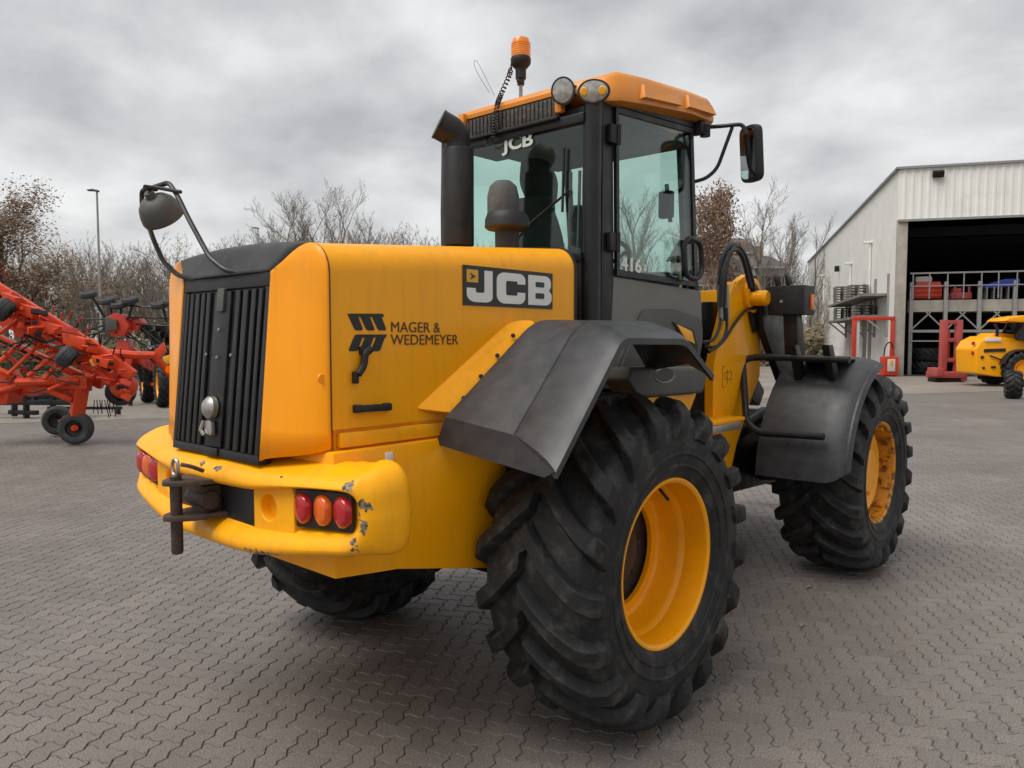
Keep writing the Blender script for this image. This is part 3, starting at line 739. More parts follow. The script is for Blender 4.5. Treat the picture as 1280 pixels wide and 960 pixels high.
# recess inserts
mb = MB(); mb.box((-1.437, 0, 1.075), (0.02, 0.61, 0.14), None, 0.004); mb.build('hitch_recess', 'black_metal', bumper)
for s in (-1, 1):
    mb = MB()
    pts = [(-1.405, 0.555, 1.185), (-1.366, 0.825, 1.195), (-1.366, 0.825, 1.065), (-1.405, 0.555, 1.05)]
    mb.prism([(x - 0.012, s * y, z) for x, y, z in pts], (-0.012, 0, 0), 0.004); mb.build('lamp_box', 'black_plastic', bumper)
    for k, (y, m) in enumerate(((0.592, 'red_lens'), (0.690, 'amber_lens'), (0.785, 'red_lens'))):
        x = -1.412 + (y - 0.59) * 0.14
        mb = MB(); rad = 0.0450; hh = 0.009; ring = []
        M3 = Matrix.Rotation(s * 0.14, 3, 'Z')
        for (o, q) in ((0.0, 1.0), (-0.016, 1.0), (-0.025, 0.92), (-0.030, 0.66), (-0.0315, 0.0)):
            sec_ = []
            for t in range(24):
                a = 2 * pi * t / 24
                yy = cos(a) * rad * 1.0; zz = sin(a) * rad + (hh if sin(a) > 0 else -hh)
                sec_.append(Vector((x, s * y, 1.120 + (y - 0.59) * 0.05)) + M3 @ Vector((o, yy * q, zz * q)))
            ring.append(sec_)
        mb.loft(ring, closed=True, caps=True)
        mb.build('tail_lamp', m, bumper, 45, label=('amber rear indicator lens' if k == 1 else 'red rear lamp lens'))
    # solid panel between the hitch recess and the lamp recess, with the tow eye in it
    mb = MB(); rect, circ = [], []
    yc, zc_ = 0.398, 1.098
    for k in range(32):
        a = 2 * pi * k / 32; ca, sa = cos(a), sin(a)
        m_ = 1 / max(abs(ca) / (0.152 if ca > 0 else 0.086), abs(sa) / (0.092 if sa > 0 else 0.098))
        y_ = yc + ca * m_; z_ = zc_ + sa * m_; rect.append((y_, z_)); circ.append((ca, sa))
    def px_(y_): return -1.452 + (y_ - 0.312) / 0.238 * 0.018
    def rg(r_, dx): return [Vector((px_(yc + c * r_) + dx, s * (yc + c * r_), zc_ + d * r_)) for c, d in circ]
    mb.loft([[Vector((px_(y_) + 0.05, s * y_, z_)) for y_, z_ in rect], [Vector((px_(y_) + 0.003, s * y_, z_)) for y_, z_ in rect], [Vector((px_(yc + (y_ - yc) * 0.985), s * (yc + (y_ - yc) * 0.985), zc_ + (z_ - zc_) * 0.985)) for y_, z_ in rect], rg(0.053, 0.0), rg(0.048, 0.004), rg(0.043, 0.038), rg(0.001, 0.045)], closed=True, caps=False)
    mb.build('tow_panel', 'worn_yellow_paint', bumper, 30)
    mb = MB(); mb.lathe([(-0.004, 0.013), (-0.008, 0.012)], (-1.400, s * 0.395 - 0.022, 1.098), 'X', 10); mb.build('tow_eye_pin', 'zinc', bumper)
# tow hitch
mb = MB()
for z in (1.152, 1.018):
    pts = [(-1.43, -0.11), (-1.56, -0.085), (-1.625, -0.05), (-1.655, 0.0), (-1.625, 0.05), (-1.56, 0.085), (-1.43, 0.11)]
    mb.prism([(x, y, z) for x, y in round_poly([Vector((a, b, 0)) for a, b in pts], 0.02, 3) and [(v.x, v.y) for v in round_poly([Vector((a, b, 0)) for a, b in pts], 0.02, 3)]], (0, 0, 0.018), 0.003)
mb.box((-1.475, 0, 1.085), (0.09, 0.11, 0.116), None, 0.02)
mb.tube([(-1.50, -0.075, 1.085), (-1.50, 0.075, 1.085)], 0.035, 14)
hitch = mb.build('tow_hitch', 'rust_steel', loader)
mb = MB().lathe([(0.885, 0.0), (0.885, 0.019), (0.893, 0.022), (1.185, 0.022), (1.19, 0.018), (1.19, 0.0)], (-1.60, 0, 0), 'Z', 16, caps=False); mb.build('hitch_pin', 'rust_steel', hitch)
mb = MB(); mb.tube([(-1.60, 0.0 + cos(a) * 0.024, 1.218 + sin(a) * 0.032) for a in [2 * pi * k / 14 for k in range(14)]], 0.007, 6, closed=True); mb.build('pin_ring', 'bare_steel', hitch)
mb = MB(); mb.tube(smooth_path([(-1.60, -0.05, 1.235), (-1.575, -0.075, 1.228), (-1.53, -0.085, 1.205)], 0.02), 0.008, 6); mb.build('retaining_clip', 'rust_steel', hitch)
# scrapes down to bare metal, where the casting has been knocked
def add_scrapes(mat, spots):
    m = mat.copy(); m.name = 'scraped_yellow_paint'; MATS[m.name] = m
    t = m.node_tree; nd = t.nodes; lk = t.links.new; b = nd['Principled BSDF']
    geo = nd.new('ShaderNodeNewGeometry'); acc = None
    for (c, r) in spots:
        sub_ = nd.new('ShaderNodeVectorMath'); sub_.operation = 'SUBTRACT'; lk(geo.outputs['Position'], sub_.inputs[0]); sub_.inputs[1].default_value = c
        dv_ = nd.new('ShaderNodeVectorMath'); dv_.operation = 'DIVIDE'; lk(sub_.outputs[0], dv_.inputs[0]); dv_.inputs[1].default_value = r
        ln = nd.new('ShaderNodeVectorMath'); ln.operation = 'LENGTH'; lk(dv_.outputs[0], ln.inputs[0])
        if acc is None: acc = ln.outputs['Value']
        else:
            mn = nd.new('ShaderNodeMath'); mn.operation = 'MINIMUM'; lk(acc, mn.inputs[0]); lk(ln.outputs['Value'], mn.inputs[1]); acc = mn.outputs[0]
    n = nd.new('ShaderNodeTexNoise'); lk(geo.outputs['Position'], n.inputs['Vector']); n.inputs['Scale'].default_value = 38; n.inputs['Detail'].default_value = 6; n.inputs['Roughness'].default_value = 0.6
    ns = nd.new('ShaderNodeMath'); ns.operation = 'MULTIPLY_ADD'; lk(n.outputs['Fac'], ns.inputs[0]); ns.inputs[1].default_value = 2.6; lk(acc, ns.inputs[2])
    mk = nd.new('ShaderNodeMapRange'); lk(ns.outputs[0], mk.inputs['Value']); mk.inputs['From Min'].default_value = 1.78; mk.inputs['From Max'].default_value = 1.70
    n2 = nd.new('ShaderNodeTexNoise'); lk(geo.outputs['Position'], n2.inputs['Vector']); n2.inputs['Scale'].default_value = 60; n2.inputs['Detail'].default_value = 4
    rp = nd.new('ShaderNodeValToRGB'); lk(n2.outputs['Fac'], rp.inputs[0])
    rp.color_ramp.elements[0].position = 0.42; rp.color_ramp.elements[0].color = (0.06, 0.035, 0.018, 1); rp.color_ramp.elements[1].position = 0.62; rp.color_ramp.elements[1].color = (0.28, 0.24, 0.17, 1)
    mx = nd.new('ShaderNodeMixRGB'); lk(mk.outputs[0], mx.inputs[0]); lk(b.inputs['Base Color'].links[0].from_socket, mx.inputs[1]); lk(rp.outputs[0], mx.inputs[2]); lk(mx.outputs[0], b.inputs['Base Color'])
    return m
sm_ = add_scrapes(MATS['worn_yellow_paint'], [((-1.385, -0.872, 1.165), (0.075, 0.06, 0.045)), ((-1.40, -0.865, 1.10), (0.05, 0.05, 0.12)), ((-1.41, -0.85, 1.04), (0.05, 0.035, 0.07)), ((-1.405, -0.835, 1.225), (0.05, 0.05, 0.028)), ((-1.485, -0.42, 0.93), (0.10, 0.20, 0.04)), ((-1.470, -0.53, 0.938), (0.08, 0.10, 0.02)),
    ((-1.49, -0.10, 1.215), (0.03, 0.05, 0.025)), ((-1.49, 0.02, 1.22), (0.03, 0.05, 0.025)), ((-1.455, -0.50, 1.222), (0.03, 0.02, 0.008)), ((-1.28, -0.60, 1.27), (0.05, 0.02, 0.02)), ((-1.19, -0.90, 1.12), (0.02, 0.03, 0.03))])
bumper.data.materials.clear(); bumper.data.materials.append(sm_)
# ---------------------------------------------------------------- rear fenders
def rear_fender(s):
    def V(x, y, z): return Vector((x, s * y, z))
    # yellow bolt-on plate beside the bonnet
    mb = MB()
    q = [at_y(527, 511, -0.655), at_y(578, 516, -0.70), at_y(669, 401.5, -0.70), at_y(640, 401, -0.655)]
    pts = [V(q[0].x, 0.622, q[0].z), V(q[1].x, 0.71, q[1].z - 0.005), V(q[2].x, 0.71, q[2].z + 0.004), V(q[3].x + 0.03, 0.622, q[3].z + 0.004)]
    nrm = (pts[1] - pts[0]).cross(pts[3] - pts[0]).normalized()
    if nrm.z > 0: nrm = -nrm
    mb.prism(round_poly(pts, [0.02, 0.03, 0.04, 0.09], 5), nrm * 0.012, 0.003)
    yp = mb.build('fender_bracket', 'yellow_paint', loader)
    for t in (0.14, 0.36, 0.58, 0.80):
        p = pts[1].lerp(pts[2], t) + (pts[0] - pts[1]).normalized() * 0.05
        Mz = (-nrm).to_track_quat('Z', 'Y').to_matrix()
        mb = MB(); mb.lathe([(0.0, 0.0105), (0.006, 0.0095), (0.009, 0.0)], p, 'Z', 10, M=Mz, caps=False); mb.build('bolt', 'black_metal', yp)
    # profile stations along the fender (from the rear-lower edge over the top to the front-lower edge)
    def bent(pts, r_): return [(p.x, p.z) for p in smooth_path([Vector((x, 0, z)) for x, z in pts], r_, 6)]
    inner = bent([(-0.857, 1.404), (-0.315, 1.793), (0.36, 1.80), (0.62, 1.55)], 0.10)
    seam = bent([(-0.785, 1.352), (-0.385, 1.783), (0.20, 1.792), (0.50, 1.60)], 0.11)
    outer = bent([(-0.845, 1.247), (-0.435, 1.712), (0.055, 1.708), (0.315, 1.542)], 0.05)
    yi, ysm, yo = 0.712, 1.0, 1.252
    th = 0.014
    secs = []
    for a, b, c in zip(inner, seam, outer):
        A, B, C = V(a[0], yi, a[1]), V(b[0], ysm, b[1]), V(c[0], yo, c[1])
        B2 = V(b[0] + 0.004, ysm + 0.006, b[1] - 0.006); B3 = V(b[0] + 0.004, ysm + 0.014, b[1] - 0.003)
        d = Vector((0, 0, -th))
        lip = Vector((0.02, 0, -0.045)) if c[0] < 0 else Vector((-0.012, 0, -0.045))
        secs.append([A, B, B2, B3, B3.lerp(C, 0.55) + Vector((0, 0, 0.014)), B3.lerp(C, 0.80) + Vector((0, 0, 0.014)), B3.lerp(C, 0.94) + Vector((0, 0, 0.007)), C, C + lip * 0.55, C + lip * 0.55 + Vector((0, -s * 0.016, 0)), B3.lerp(C, 0.8) + d * 1.3, B3 + d, A + d])
    mb = MB(); mb.loft(secs, closed=True, caps=True)
    fd = mb.build('rear_fender', 'fender_plastic', loader, 24)
    # turned-down lip at the rear lower edge
    mb = MB()
    b1, b2 = at_x(545, 555, -0.84), at_x(680, 597, -0.825)
    lp = [V(-0.857, yi, 1.404), V(-0.785, ysm, 1.352), V(-0.845, yo - 0.004, 1.249), V(-0.825, -b2.y, b2.z), V(-0.84, -b1.y, b1.z)]
    mb.prism([lp[0], lp[1], lp[2], lp[3], lp[4]], (0.012, 0, -0.004))
    mb.build('fender_lip', 'fender_plastic', fd)
    # moulded crease lines across the inner panel
    for t in (0.30, 0.62):
        a = V(inner[0][0] + (inner[1][0] - inner[0][0]) * t, yi + 0.03, inner[0][1] + (inner[1][1] - inner[0][1]) * t); b = V(seam[0][0] + (seam[1][0] - seam[0][0]) * t, ysm, seam[0][1] + (seam[1][1] - seam[0][1]) * t)
        mb = MB(); mb.beam(a + Vector((0, 0, -0.0005)), a.lerp(b, 0.75) + Vector((0, 0, -0.0005)), 0.006, 0.004); mb.build('mould_line', 'fender_plastic', fd)
    # front part of the fender drops as an inner shield
    return fd
for s in (-1, 1): rear_fender(s)

q = at_y(486.5, 573, -0.658); mb = MB(); mb.box((q.x, -0.657, q.z), (0.035, 0.006, 0.045), None, 0.001); mb.build('reflector', 'decal_white', loader)
# ---------------------------------------------------------------- cab
CYW = 0.64
ZF, ZS = 1.80, 2.03         # cab waist, sill of the door glass
mb = MB()
def post(mb_, a, b, w, d, bev=0.008): mb_.beam(a, b, w, d, bev)
for s in (-1, 1):
    mb.tube([(0.255, s * 0.60, 1.70), (0.25, s * 0.60, 2.45), (0.262, s * 0.60, 2.93)], 0.052, 16)          # round rear posts
    mb.prism([(0.295, s * 0.60, 1.70), (0.415, s * 0.60, 1.70), (0.385, s * 0.60, 2.91), (0.30, s * 0.60, 2.91)], (0, s * 0.036, 0), 0.006)
    mb.beam((1.285, s * 0.615, 1.98), (1.185, s * 0.615, 2.96), 0.05, 0.055, 0.01)                           # front posts
    mb.beam((0.40, s * 0.625, 2.915), (1.20, s * 0.625, 2.965), 0.05, 0.05, 0.006)
    mb.beam((1.40, s * 0.50, 1.75), (1.27, s * 0.50, 2.95), 0.04, 0.05, 0.008)
mb.box((0.215, 0, 2.115), (0.07, 1.16, 0.05), None, 0.008)
mb.box((0.235, 0, 2.805), (0.07, 1.16, 0.05), None, 0.008)
mb.box((0.20, 0, 1.9), (0.03, 1.16, 0.42), None, 0.005)
cab = mb.build('cab_frame', 'black_metal', loader)
# floor, firewall and lower sides (grey mouldings)
mb = MB(); mb.box((0.80, 0, 1.42), (1.15, 1.16, 0.06), None, 0.01); mb.build('cab_floor', 'black_plastic', cab)
for s in (-1, 1):
    mb = MB()
    pts = [(0.36, 1.50), (1.30, 1.48), (1.365, 1.70), (1.335, 2.00), (0.40, 2.028)]
    mb.prism([(x, s * 0.60, z) for x, z in pts], (0, s * 0.042, 0), 0.012)
    lp_ = mb.build('lower_door_panel', 'grey_panel', cab)
    mb = MB()
    pts = [(0.42, 1.52), (1.26, 1.51), (1.34, 1.69), (1.325, 1.83), (0.98, 1.88), (0.66, 1.87)]
    mb.prism(round_poly([(x, s * 0.6425, z) for x, z in pts], 0.05), (0, s * 0.014, 0), 0.006); mb.build('door_moulding', 'dark_grey_panel', cab)
    # amber-yellow step light recess with dark surround
    a = [at_y(840, 402, -0.657), at_y(866, 412, -0.657), at_y(871, 432, -0.657), at_y(871, 445, -0.657), at_y(855, 430, -0.657)]
    mb = MB(); mb.prism([(p.x, s * 0.657, p.z) for p in a], (0, s * 0.008, 0), 0.003); mb.build('recess_surround', 'black_plastic', cab)
    a = [at_y(845, 405, -0.666), at_y(864, 414, -0.666), at_y(868, 430, -0.666), at_y(856, 424, -0.666)]
    mb = MB(); mb.prism([(p.x, s * 0.6655, p.z) for p in a], (0, s * 0.006, 0), 0.002); mb.build('recess_insert', 'worn_yellow_paint', cab)
# door: frame, glass, hinges
for s in (-1, 1):
    mb = MB()
    o4 = [(0.415, 2.035), (1.275, 2.018), (1.195, 2.935), (0.395, 2.885)]
    i4 = [(0.440, 2.065), (1.238, 2.048), (1.165, 2.905), (0.420, 2.858)]
    Yd = s * 0.650
    secs = []
    for k in range(4):
        oo, ii = o4[k], i4[k]
        secs.append([Vector((oo[0], Yd - s * 0.02, oo[1])), Vector((oo[0], Yd, oo[1])), Vector((ii[0], Yd, ii[1])), Vector((ii[0], Yd - s * 0.02, ii[1]))])
    mb.loft(secs, closed=True, caps=False, loop=True)
    door = mb.build('door', 'black_metal', cab)
    mb = MB(); mb.prism([(x, s * 0.637, z) for x, z in [(0.432, 2.055), (1.245, 2.038), (1.172, 2.912), (0.412, 2.865)]], (0, s * 0.005, 0)); mb.build('door_glass', 'cab_glass', cab)
    for z in (2.20, 2.74):
        mb = MB(); mb.box((0.365, s * 0.652, z), (0.07, 0.03, 0.095), None, 0.008); mb.tube([(0.395, s * 0.668, z - 0.05), (0.395, s * 0.668, z + 0.05)], 0.012, 8); mb.build('hinge', 'black_plastic', cab)
    mb = MB()
    lp = [at_y(860, 297, -0.70), at_y(876, 303, -0.70), at_y(878, 340, -0.70), at_y(870, 350, -0.70), at_y(857, 345, -0.70), at_y(855, 308, -0.70)]
    mb.tube(round_poly([(p.x, s * 0.70, p.z) for p in lp], 0.05, 4), 0.016, 8, closed=True)
    for zz in (2.27, 2.09): mb.tube([(1.12 + (0.03 if zz < 2.2 else 0), s * 0.645, zz), (1.10, s * 0.70, zz)], 0.014, 8)
    mb.build('door_grab_loop', 'black_plastic', cab)
    mb = MB(); p = at_y(848, 324, -0.655); mb.lathe([(0, 0.022), (s * 0.02, 0.018)], (p.x, s * 0.651, p.z), 'Y', 12); mb.build('door_lock', 'black_plastic', cab)
# interior view strip behind the lower edge of the door glass
a = at_y(776, 336, -0.652)
text_mesh('model_number', '416', 0.098, 'decal_white', cab, (a.x, -0.6535, a.z - 0.005), (1, 0, -0.012), (0, 0, 1), 1.35, 0.0008, bold=0.0022)
a = at_y(804.5, 337.5, -0.652)
text_mesh('model_number', 's', 0.065, 'decal_white', cab, (a.x, -0.6535, a.z - 0.002), (1, 0, -0.012), (0, 0, 1), 1.15, 0.0008, bold=0.0015)
# rear window and other panes
mb = MB(); mb.prism([(0.205, -0.575, 2.14), (0.205, 0.575, 2.14), (0.222, 0.575, 2.80), (0.222, -0.575, 2.80)], (0.005, 0, 0)); mb.build('rear_window', 'cab_glass', cab)
mb = MB(); mb.prism([(1.40, -0.49, 1.78), (1.40, 0.49, 1.78), (1.28, 0.49, 2.93), (1.28, -0.49, 2.93)], (0.005, 0, 0)); mb.build('windscreen', 'cab_glass', cab)
for s in (-1, 1):
    mb = MB(); mb.prism([(1.30, s * 0.605, 2.0), (1.395, s * 0.52, 2.0), (1.275, s * 0.52, 2.93), (1.20, s * 0.605, 2.93)], (0.003, s * 0.003, 0)); mb.build('quarter_glass', 'cab_glass', cab)
    mb = MB(); mb.tube([(0.2135, s * (-0.47) if s > 0 else -0.535, 2.15), (0.226, s * (-0.47) if s > 0 else -0.535, 2.55)], 0.010, 6); mb.build('pillar_trim', 'cover_grey', cab)
# writing on the rear window (white print)
a = at_x(630, 189, 0.313); b = at_x(669, 182, 0.313)
o = text_mesh('window_lettering', 'JCB', 0.10, 'glass_white', cab, (0.310, a.y, a.z), (0, -1, 0), (0, 0, 1), 1.0, 0.0006, bold=0.003)
wd = max(v.co.y for v in o.data.vertices) - min(v.co.y for v in o.data.vertices)
for v in o.data.vertices: v.co.y = a.y + (v.co.y - a.y) * abs(b.y - a.y) / wd
# roof: orange moulded cap, chamfered rear corners, raised ribs on the side
mb = MB()
plan_r = [(0.215, 0.40), (0.235, 0.46), (0.30, 0.64), (0.36, 0.695), (0.60, 0.715), (1.05, 0.715), (1.34, 0.70), (1.46, 0.60), (1.52, 0.40)]
ring = [(x, -y) for x, y in plan_r] + [(x, y) for x, y in reversed(plan_r)]
def zr(x): return (2.94 if x < 0.24 else 2.875 + 0.11 * min(1.0, max(0, (x - 0.25) / 0.95)))      # lower rim rises to the front
def zt_(x): return 3.0 + 0.05 * min(1.0, max(0, (x - 0.2) / 0.15)) + 0.085 * min(1.0, max(0, (x - 0.3) / 1.0))
cxr = 0.86
lay = []
for f, hz_, in ((0.92, 0.0), (1.0, 0.010), (1.004, 0.03), (0.992, 0.45), (0.978, 0.80), (0.955, 0.97), (0.90, 1.06), (0.70, 1.13), (0.40, 1.17)):
    lay.append([Vector((cxr + (x - cxr) * f, y * f, (zr(x) + hz_ * (zt_(x) - zr(x))) if hz_ > 0.04 else zr(x) + hz_)) for x, y in ring])
mb.loft(lay, closed=True, caps=True)
roof = mb.build('roof', 'roof_paint', cab, 38)
for s in (-1, 1):
    for (xa, xb) in ((0.52, 0.90), (0.98, 1.30)):
        mb = MB()
        pts = [(xa, zr(xa) + 0.030), (xb, zr(xb) + 0.028), (xb - 0.015, zr(xb) + 0.094), (xa + 0.03, zr(xa) + 0.112)]
        secs_ = [[Vector((x, s * 0.690, z)) for x, z in pts], [Vector((pts[0][0], s * 0.742, pts[0][1] + 0.006)), Vector((pts[1][0], s * 0.742, pts[1][1] + 0.006)), Vector((pts[2][0], s * 0.716, pts[2][1])), Vector((pts[3][0], s * 0.716, pts[3][1]))]]
        mb.loft(secs_, closed=True, caps=True); mb.build('roof_rib', 'roof_paint', roof)
mb = MB(); mb.box((0.78, 0, 2.87), (1.00, 1.20, 0.045), None, 0.02); mb.box((0.45, 0, 2.83), (0.38, 1.14, 0.05), None, 0.02); mb.build('headliner', 'headliner', cab)
# cooler intake under the rear roof edge, orange tabs either side
mb = MB(); mb.box((0.232, 0, 2.875), (0.05, 0.80, 0.13), None, 0.006); cooler = mb.build('cooler_frame', 'black_plastic', cab)
mb = MB(); mb.box((0.206, -0.005, 2.885), (0.01, 0.74, 0.095), None, 0.002); mb.build('cooler_core', 'cooler_fins', cooler)
for k in range(22):
    mb = MB(); y = -0.345 + 0.69 * k / 21; mb.box((0.199, y, 2.885), (0.006, 0.004, 0.094)); mb.build('cooler_bar', 'black_plastic', cooler)
mb = MB(); mb.box((0.195, 0, 2.825), (0.045, 0.82, 0.016), None, 0.005); mb.build('cooler_ledge', 'black_plastic', cooler)
for y in (-0.405, 0.405):
    mb = MB(); mb.box((0.205, y, 2.915), (0.04, 0.05, 0.13), None, 0.012); mb.build('roof_tab', 'roof_paint', cooler)
# work lamps at the rear corners
def lamp(p, rad, rx, face, lens, nm):
    d = Vector(face).normalized(); M_ = d.to_track_quat('Z', 'Y').to_matrix() @ Matrix.Diagonal((rx, 1, 1))
    mb = MB(); mb.lathe([(-0.075, 0.0), (-0.075, rad * 0.45), (-0.03, rad * 0.9), (-0.002, rad * 1.05), (0.004, rad * 1.05), (0.004, rad * 0.92)], p, 'Z', 28, M=M_, caps=False)
    o = mb.build(nm, 'black_plastic', cab)
    mb = MB(); mb.lathe([(0.0, rad * 0.95), (0.010, rad * 0.85), (0.016, rad * 0.5), (0.018, 0.0)], p, 'Z', 28, M=M_, caps=False); mb.build('lamp_lens', 'clear_lens', o)
    return o
for s in (-1,):
    lamp(Vector((0.17, s * 0.46, 2.942)), 0.066, 1.0, (-1, s * 0.45, -0.12), 'clear_lens', 'work_lamp')
    o = lamp(Vector((0.215, s * 0.635, 2.918)), 0.056, 1.45, (-1, s * 0.55, -0.18), 'clear_lens', 'corner_lamp')
    for k in (-1, 1):
        d = Vector((-1, s * 0.55, -0.18)).normalized(); M_ = d.to_track_quat('Z', 'Y').to_matrix()
        mb = MB(); mb.lathe([(0.012, 0.024), (0.020, 0.018), (0.022, 0.0)], Vector((0.215, s * 0.635, 2.918)) + M_ @ Vector((k * 0.046, 0, 0)), 'Z', 14, M=M_, caps=False); mb.build('indicator_lens', 'decal_yellow', o)
    mb = MB(); mb.beam((0.22, s * 0.46, 2.95), (0.30, s * 0.46, 2.98), 0.05, 0.05, 0.01); mb.beam((0.25, s * 0.62, 2.93), (0.33, s * 0.58, 2.97), 0.05, 0.05, 0.01); mb.build('lamp_bracket', 'black_plastic', cab)
# beacon on its stalk, coiled lead
bx, by = 0.50, at_x(651, 90, 0.50).y
mb = MB(); mb.lathe([(3.09, 0.011), (3.20, 0.011)], (bx, by, 0), 'Z', 10); mb.build('beacon_stalk', 'zinc', cab)
mb = MB(); mb.lathe([(3.145, 0.0000), (3.145, 0.0204), (3.175, 0.0221), (3.18, 0.0306), (3.235, 0.0314), (3.245, 0.0425), (3.265, 0.0578), (3.29, 0.0595), (3.30, 0.0561), (3.30, 0.0000)], (bx, by, 0.03), 'Z', 24, caps=False); mb.box((bx - 0.03, by - 0.015, 3.188), (0.03, 0.02, 0.02), None, 0.004); mb.build('beacon_base', 'black_plastic', cab)
mb = MB(); mb.lathe([(3.30, 0.0000), (3.301, 0.0544), (3.34, 0.0553), (3.385, 0.0527), (3.403, 0.0467), (3.411, 0.0298), (3.413, 0.0000)], (bx, by, 0.03), 'Z', 28, caps=False)
for k in range(6): mb.lathe([(3.31 + 0.012 * k, 0.0557), (3.314 + 0.012 * k, 0.0568), (3.318 + 0.012 * k, 0.0557)], (bx, by, 0.03), 'Z', 28, caps=False)
mb.build('beacon_lens', 'beacon_lens', cab)
base_path = spline([at_x(640, 78, 0.48), at_x(637, 93, 0.44), at_x(626, 119, 0.36), at_x(622, 130, 0.275), at_x(619, 150, 0.265), at_x(617, 172, 0.27)], 40)
hel = []
for i, p in enumerate(base_path):
    a = i * 0.95; t = (base_path[min(i + 1, len(base_path) - 1)] - base_path[max(0, i - 1)]).normalized()
    u = t.orthogonal().normalized(); v = t.cross(u); r = 0.013 if i > 25 else 0.004
    hel.append(p + u * cos(a) * r + v * sin(a) * r)
end = [at_x(616, 178, 0.275), at_x(609, 182, 0.28), at_x(606, 172, 0.29)]
mb = MB().tube(hel + spline(end, 5), 0.0038, 5); mb.build('coiled_lead', 'hose_rubber', cab)
mb = MB().tube(spline([at_x(612, 116, 0.4), at_x(600, 97, 0.38), at_x(593, 82, 0.37), at_x(594, 75, 0.37), at_x(598, 80, 0.37), at_x(607, 97, 0.38), at_x(618, 120, 0.4)], 8), 0.0012, 4); mb.build('radio_aerial', 'black_metal', cab)
# seat, armrest covers and steering gear
mb = MB()
def seatback(mb_, x, y, z0, z1, w, t, lean):
    secs = []
    for k in range(8):
        f = k / 7; z = z0 + (z1 - z0) * f; wk = w * (0.86 + 0.2 * sin(pi * min(1, f * 1.15)) - 0.12 * f ** 3); xk = x - lean * f
        secs.append([Vector((xk + t / 2 * cos(a) * 0.9, y + wk / 2 * (abs(sin(a)) ** 0.6) * (1 if sin(a) >= 0 else -1), z)) for a in [2 * pi * i / 16 for i in range(16)]])
    mb_.loft(secs, closed=True, caps=True)
seatback(mb, 0.62, 0.12, 2.0, 2.52, 0.42, 0.13, 0.10)
mb.prism(round_poly([(0.56, 0.02, 2.50), (0.56, 0.20, 2.50), (0.52, 0.24, 2.62), (0.50, 0.20, 2.76), (0.50, 0.03, 2.74), (0.53, -0.02, 2.62)], 0.04, 3), (0.09, 0, 0), 0.02)
mb.box((0.86, 0.08, 1.98), (0.52, 0.50, 0.14), None, 0.05, 3); mb.box((0.86, 0.08, 1.72), (0.36, 0.36, 0.5), None, 0.03)
mb.build('operator_seat', 'seat_fabric', cab)
mb = MB(); seatback(mb, 0.70, -0.17, 2.02, 2.46, 0.16, 0.22, 0.02); mb.build('armrest_console', 'cover_grey', cab)
mb = MB(); mb.tube([(1.27, 0.0, 1.5), (1.14, 0.0, 2.1)], 0.045, 10); cw = Vector((1.12, 0, 2.16)); mb.tube([(cw.x + sin(a) * 0.19 * 0.5, cw.y + cos(a) * 0.19, cw.z + sin(a) * 0.19 * 0.87) for a in [2 * pi * k / 28 for k in range(28)]], 0.016, 8, closed=True)
for k in range(3):
    a = 2 * pi * k / 3 + 0.4; mb.tube([cw, (cw.x + sin(a) * 0.095, cw.y + cos(a) * 0.19, cw.z + sin(a) * 0.165)], 0.012, 6)
mb.build('steering_column', 'black_plastic', cab)
mb = MB(); mb.box((1.20, -0.36, 2.02), (0.18, 0.30, 0.18), None, 0.03); mb.box((0.75, -0.46, 2.0), (0.7, 0.16, 0.18), None, 0.04); mb.build('side_console', 'black_plastic', cab)
mb = MB(); mb.box((1.12, -0.50, 2.50), (0.05, 0.10, 0.16), None, 0.015); mb.tube([(1.14, -0.52, 2.40), (1.12, -0.50, 2.62)], 0.015, 6); mb.build('display_unit', 'black_plastic', cab)
mb = MB().tube(smooth_path([at_x(648, 297, 0.285), at_x(662, 280, 0.285), at_x(712, 238, 0.295)], 0.05), 0.007, 6); mb.tube([at_x(705, 185, 0.298), at_x(703, 265, 0.29)], 0.008, 6); mb.build('rear_wiper', 'black_metal', cab)
# mirrors on arms: same on both sides
for s in (-1, 1):
    def V(x, y, z): return Vector((x, s * y, z))
    mb = MB()
    mb.tube(smooth_path([V(1.24, 0.64, 2.955), V(1.34, 0.70, 2.965), V(1.40, 0.86, 2.965), V(1.40, 0.88, 2.90)], 0.05), 0.012, 8)
    mb.tube(smooth_path([V(1.25, 0.635, 2.64), V(1.30, 0.68, 2.66), V(1.36, 0.72, 2.72), V(1.385, 0.80, 2.955)], 0.05), 0.011, 8)
    mb.box(V(1.245, 0.65, 2.95), (0.06, 0.08, 0.09), None, 0.02); mb.lathe([(-0.03, 0.03), (0.035, 0.03)], V(1.28, 0.68, 2.93), 'Z', 12)
    arm = mb.build('mirror_arm', 'black_plastic', cab)
    mb = MB(); h, wv = 0.325, 0.075
    cpt = V(1.415, 0.895, 2.79)
    mdir = Vector((-1, s * 0.05 - s * 0.55, -0.08)).normalized()
    side = Vector((0, 0, 1)).cross(mdir).normalized(); upv = mdir.cross(side)
    def mp(u, v_, o): return cpt + side * u + upv * v_ + mdir * o
    for nm, k_, o0, o1, mt in (('mirror_head', 1.0, -0.045, 0.012, 'black_plastic'), ('mirror_glass', 0.88, 0.0122, 0.0142, 'mirror_glass')):
        mb = MB(); pts = round_poly([mp(-wv * k_, -h / 2 * k_, o0), mp(wv * k_, -h / 2 * k_, o0), mp(wv * k_, h / 2 * k_, o0), mp(-wv * k_, h / 2 * k_, o0)], 0.05, 4)
        mb.prism(pts, mdir * (o1 - o0), 0.012 if mt != 'mirror_glass' else 0); mb.build(nm, mt, arm)
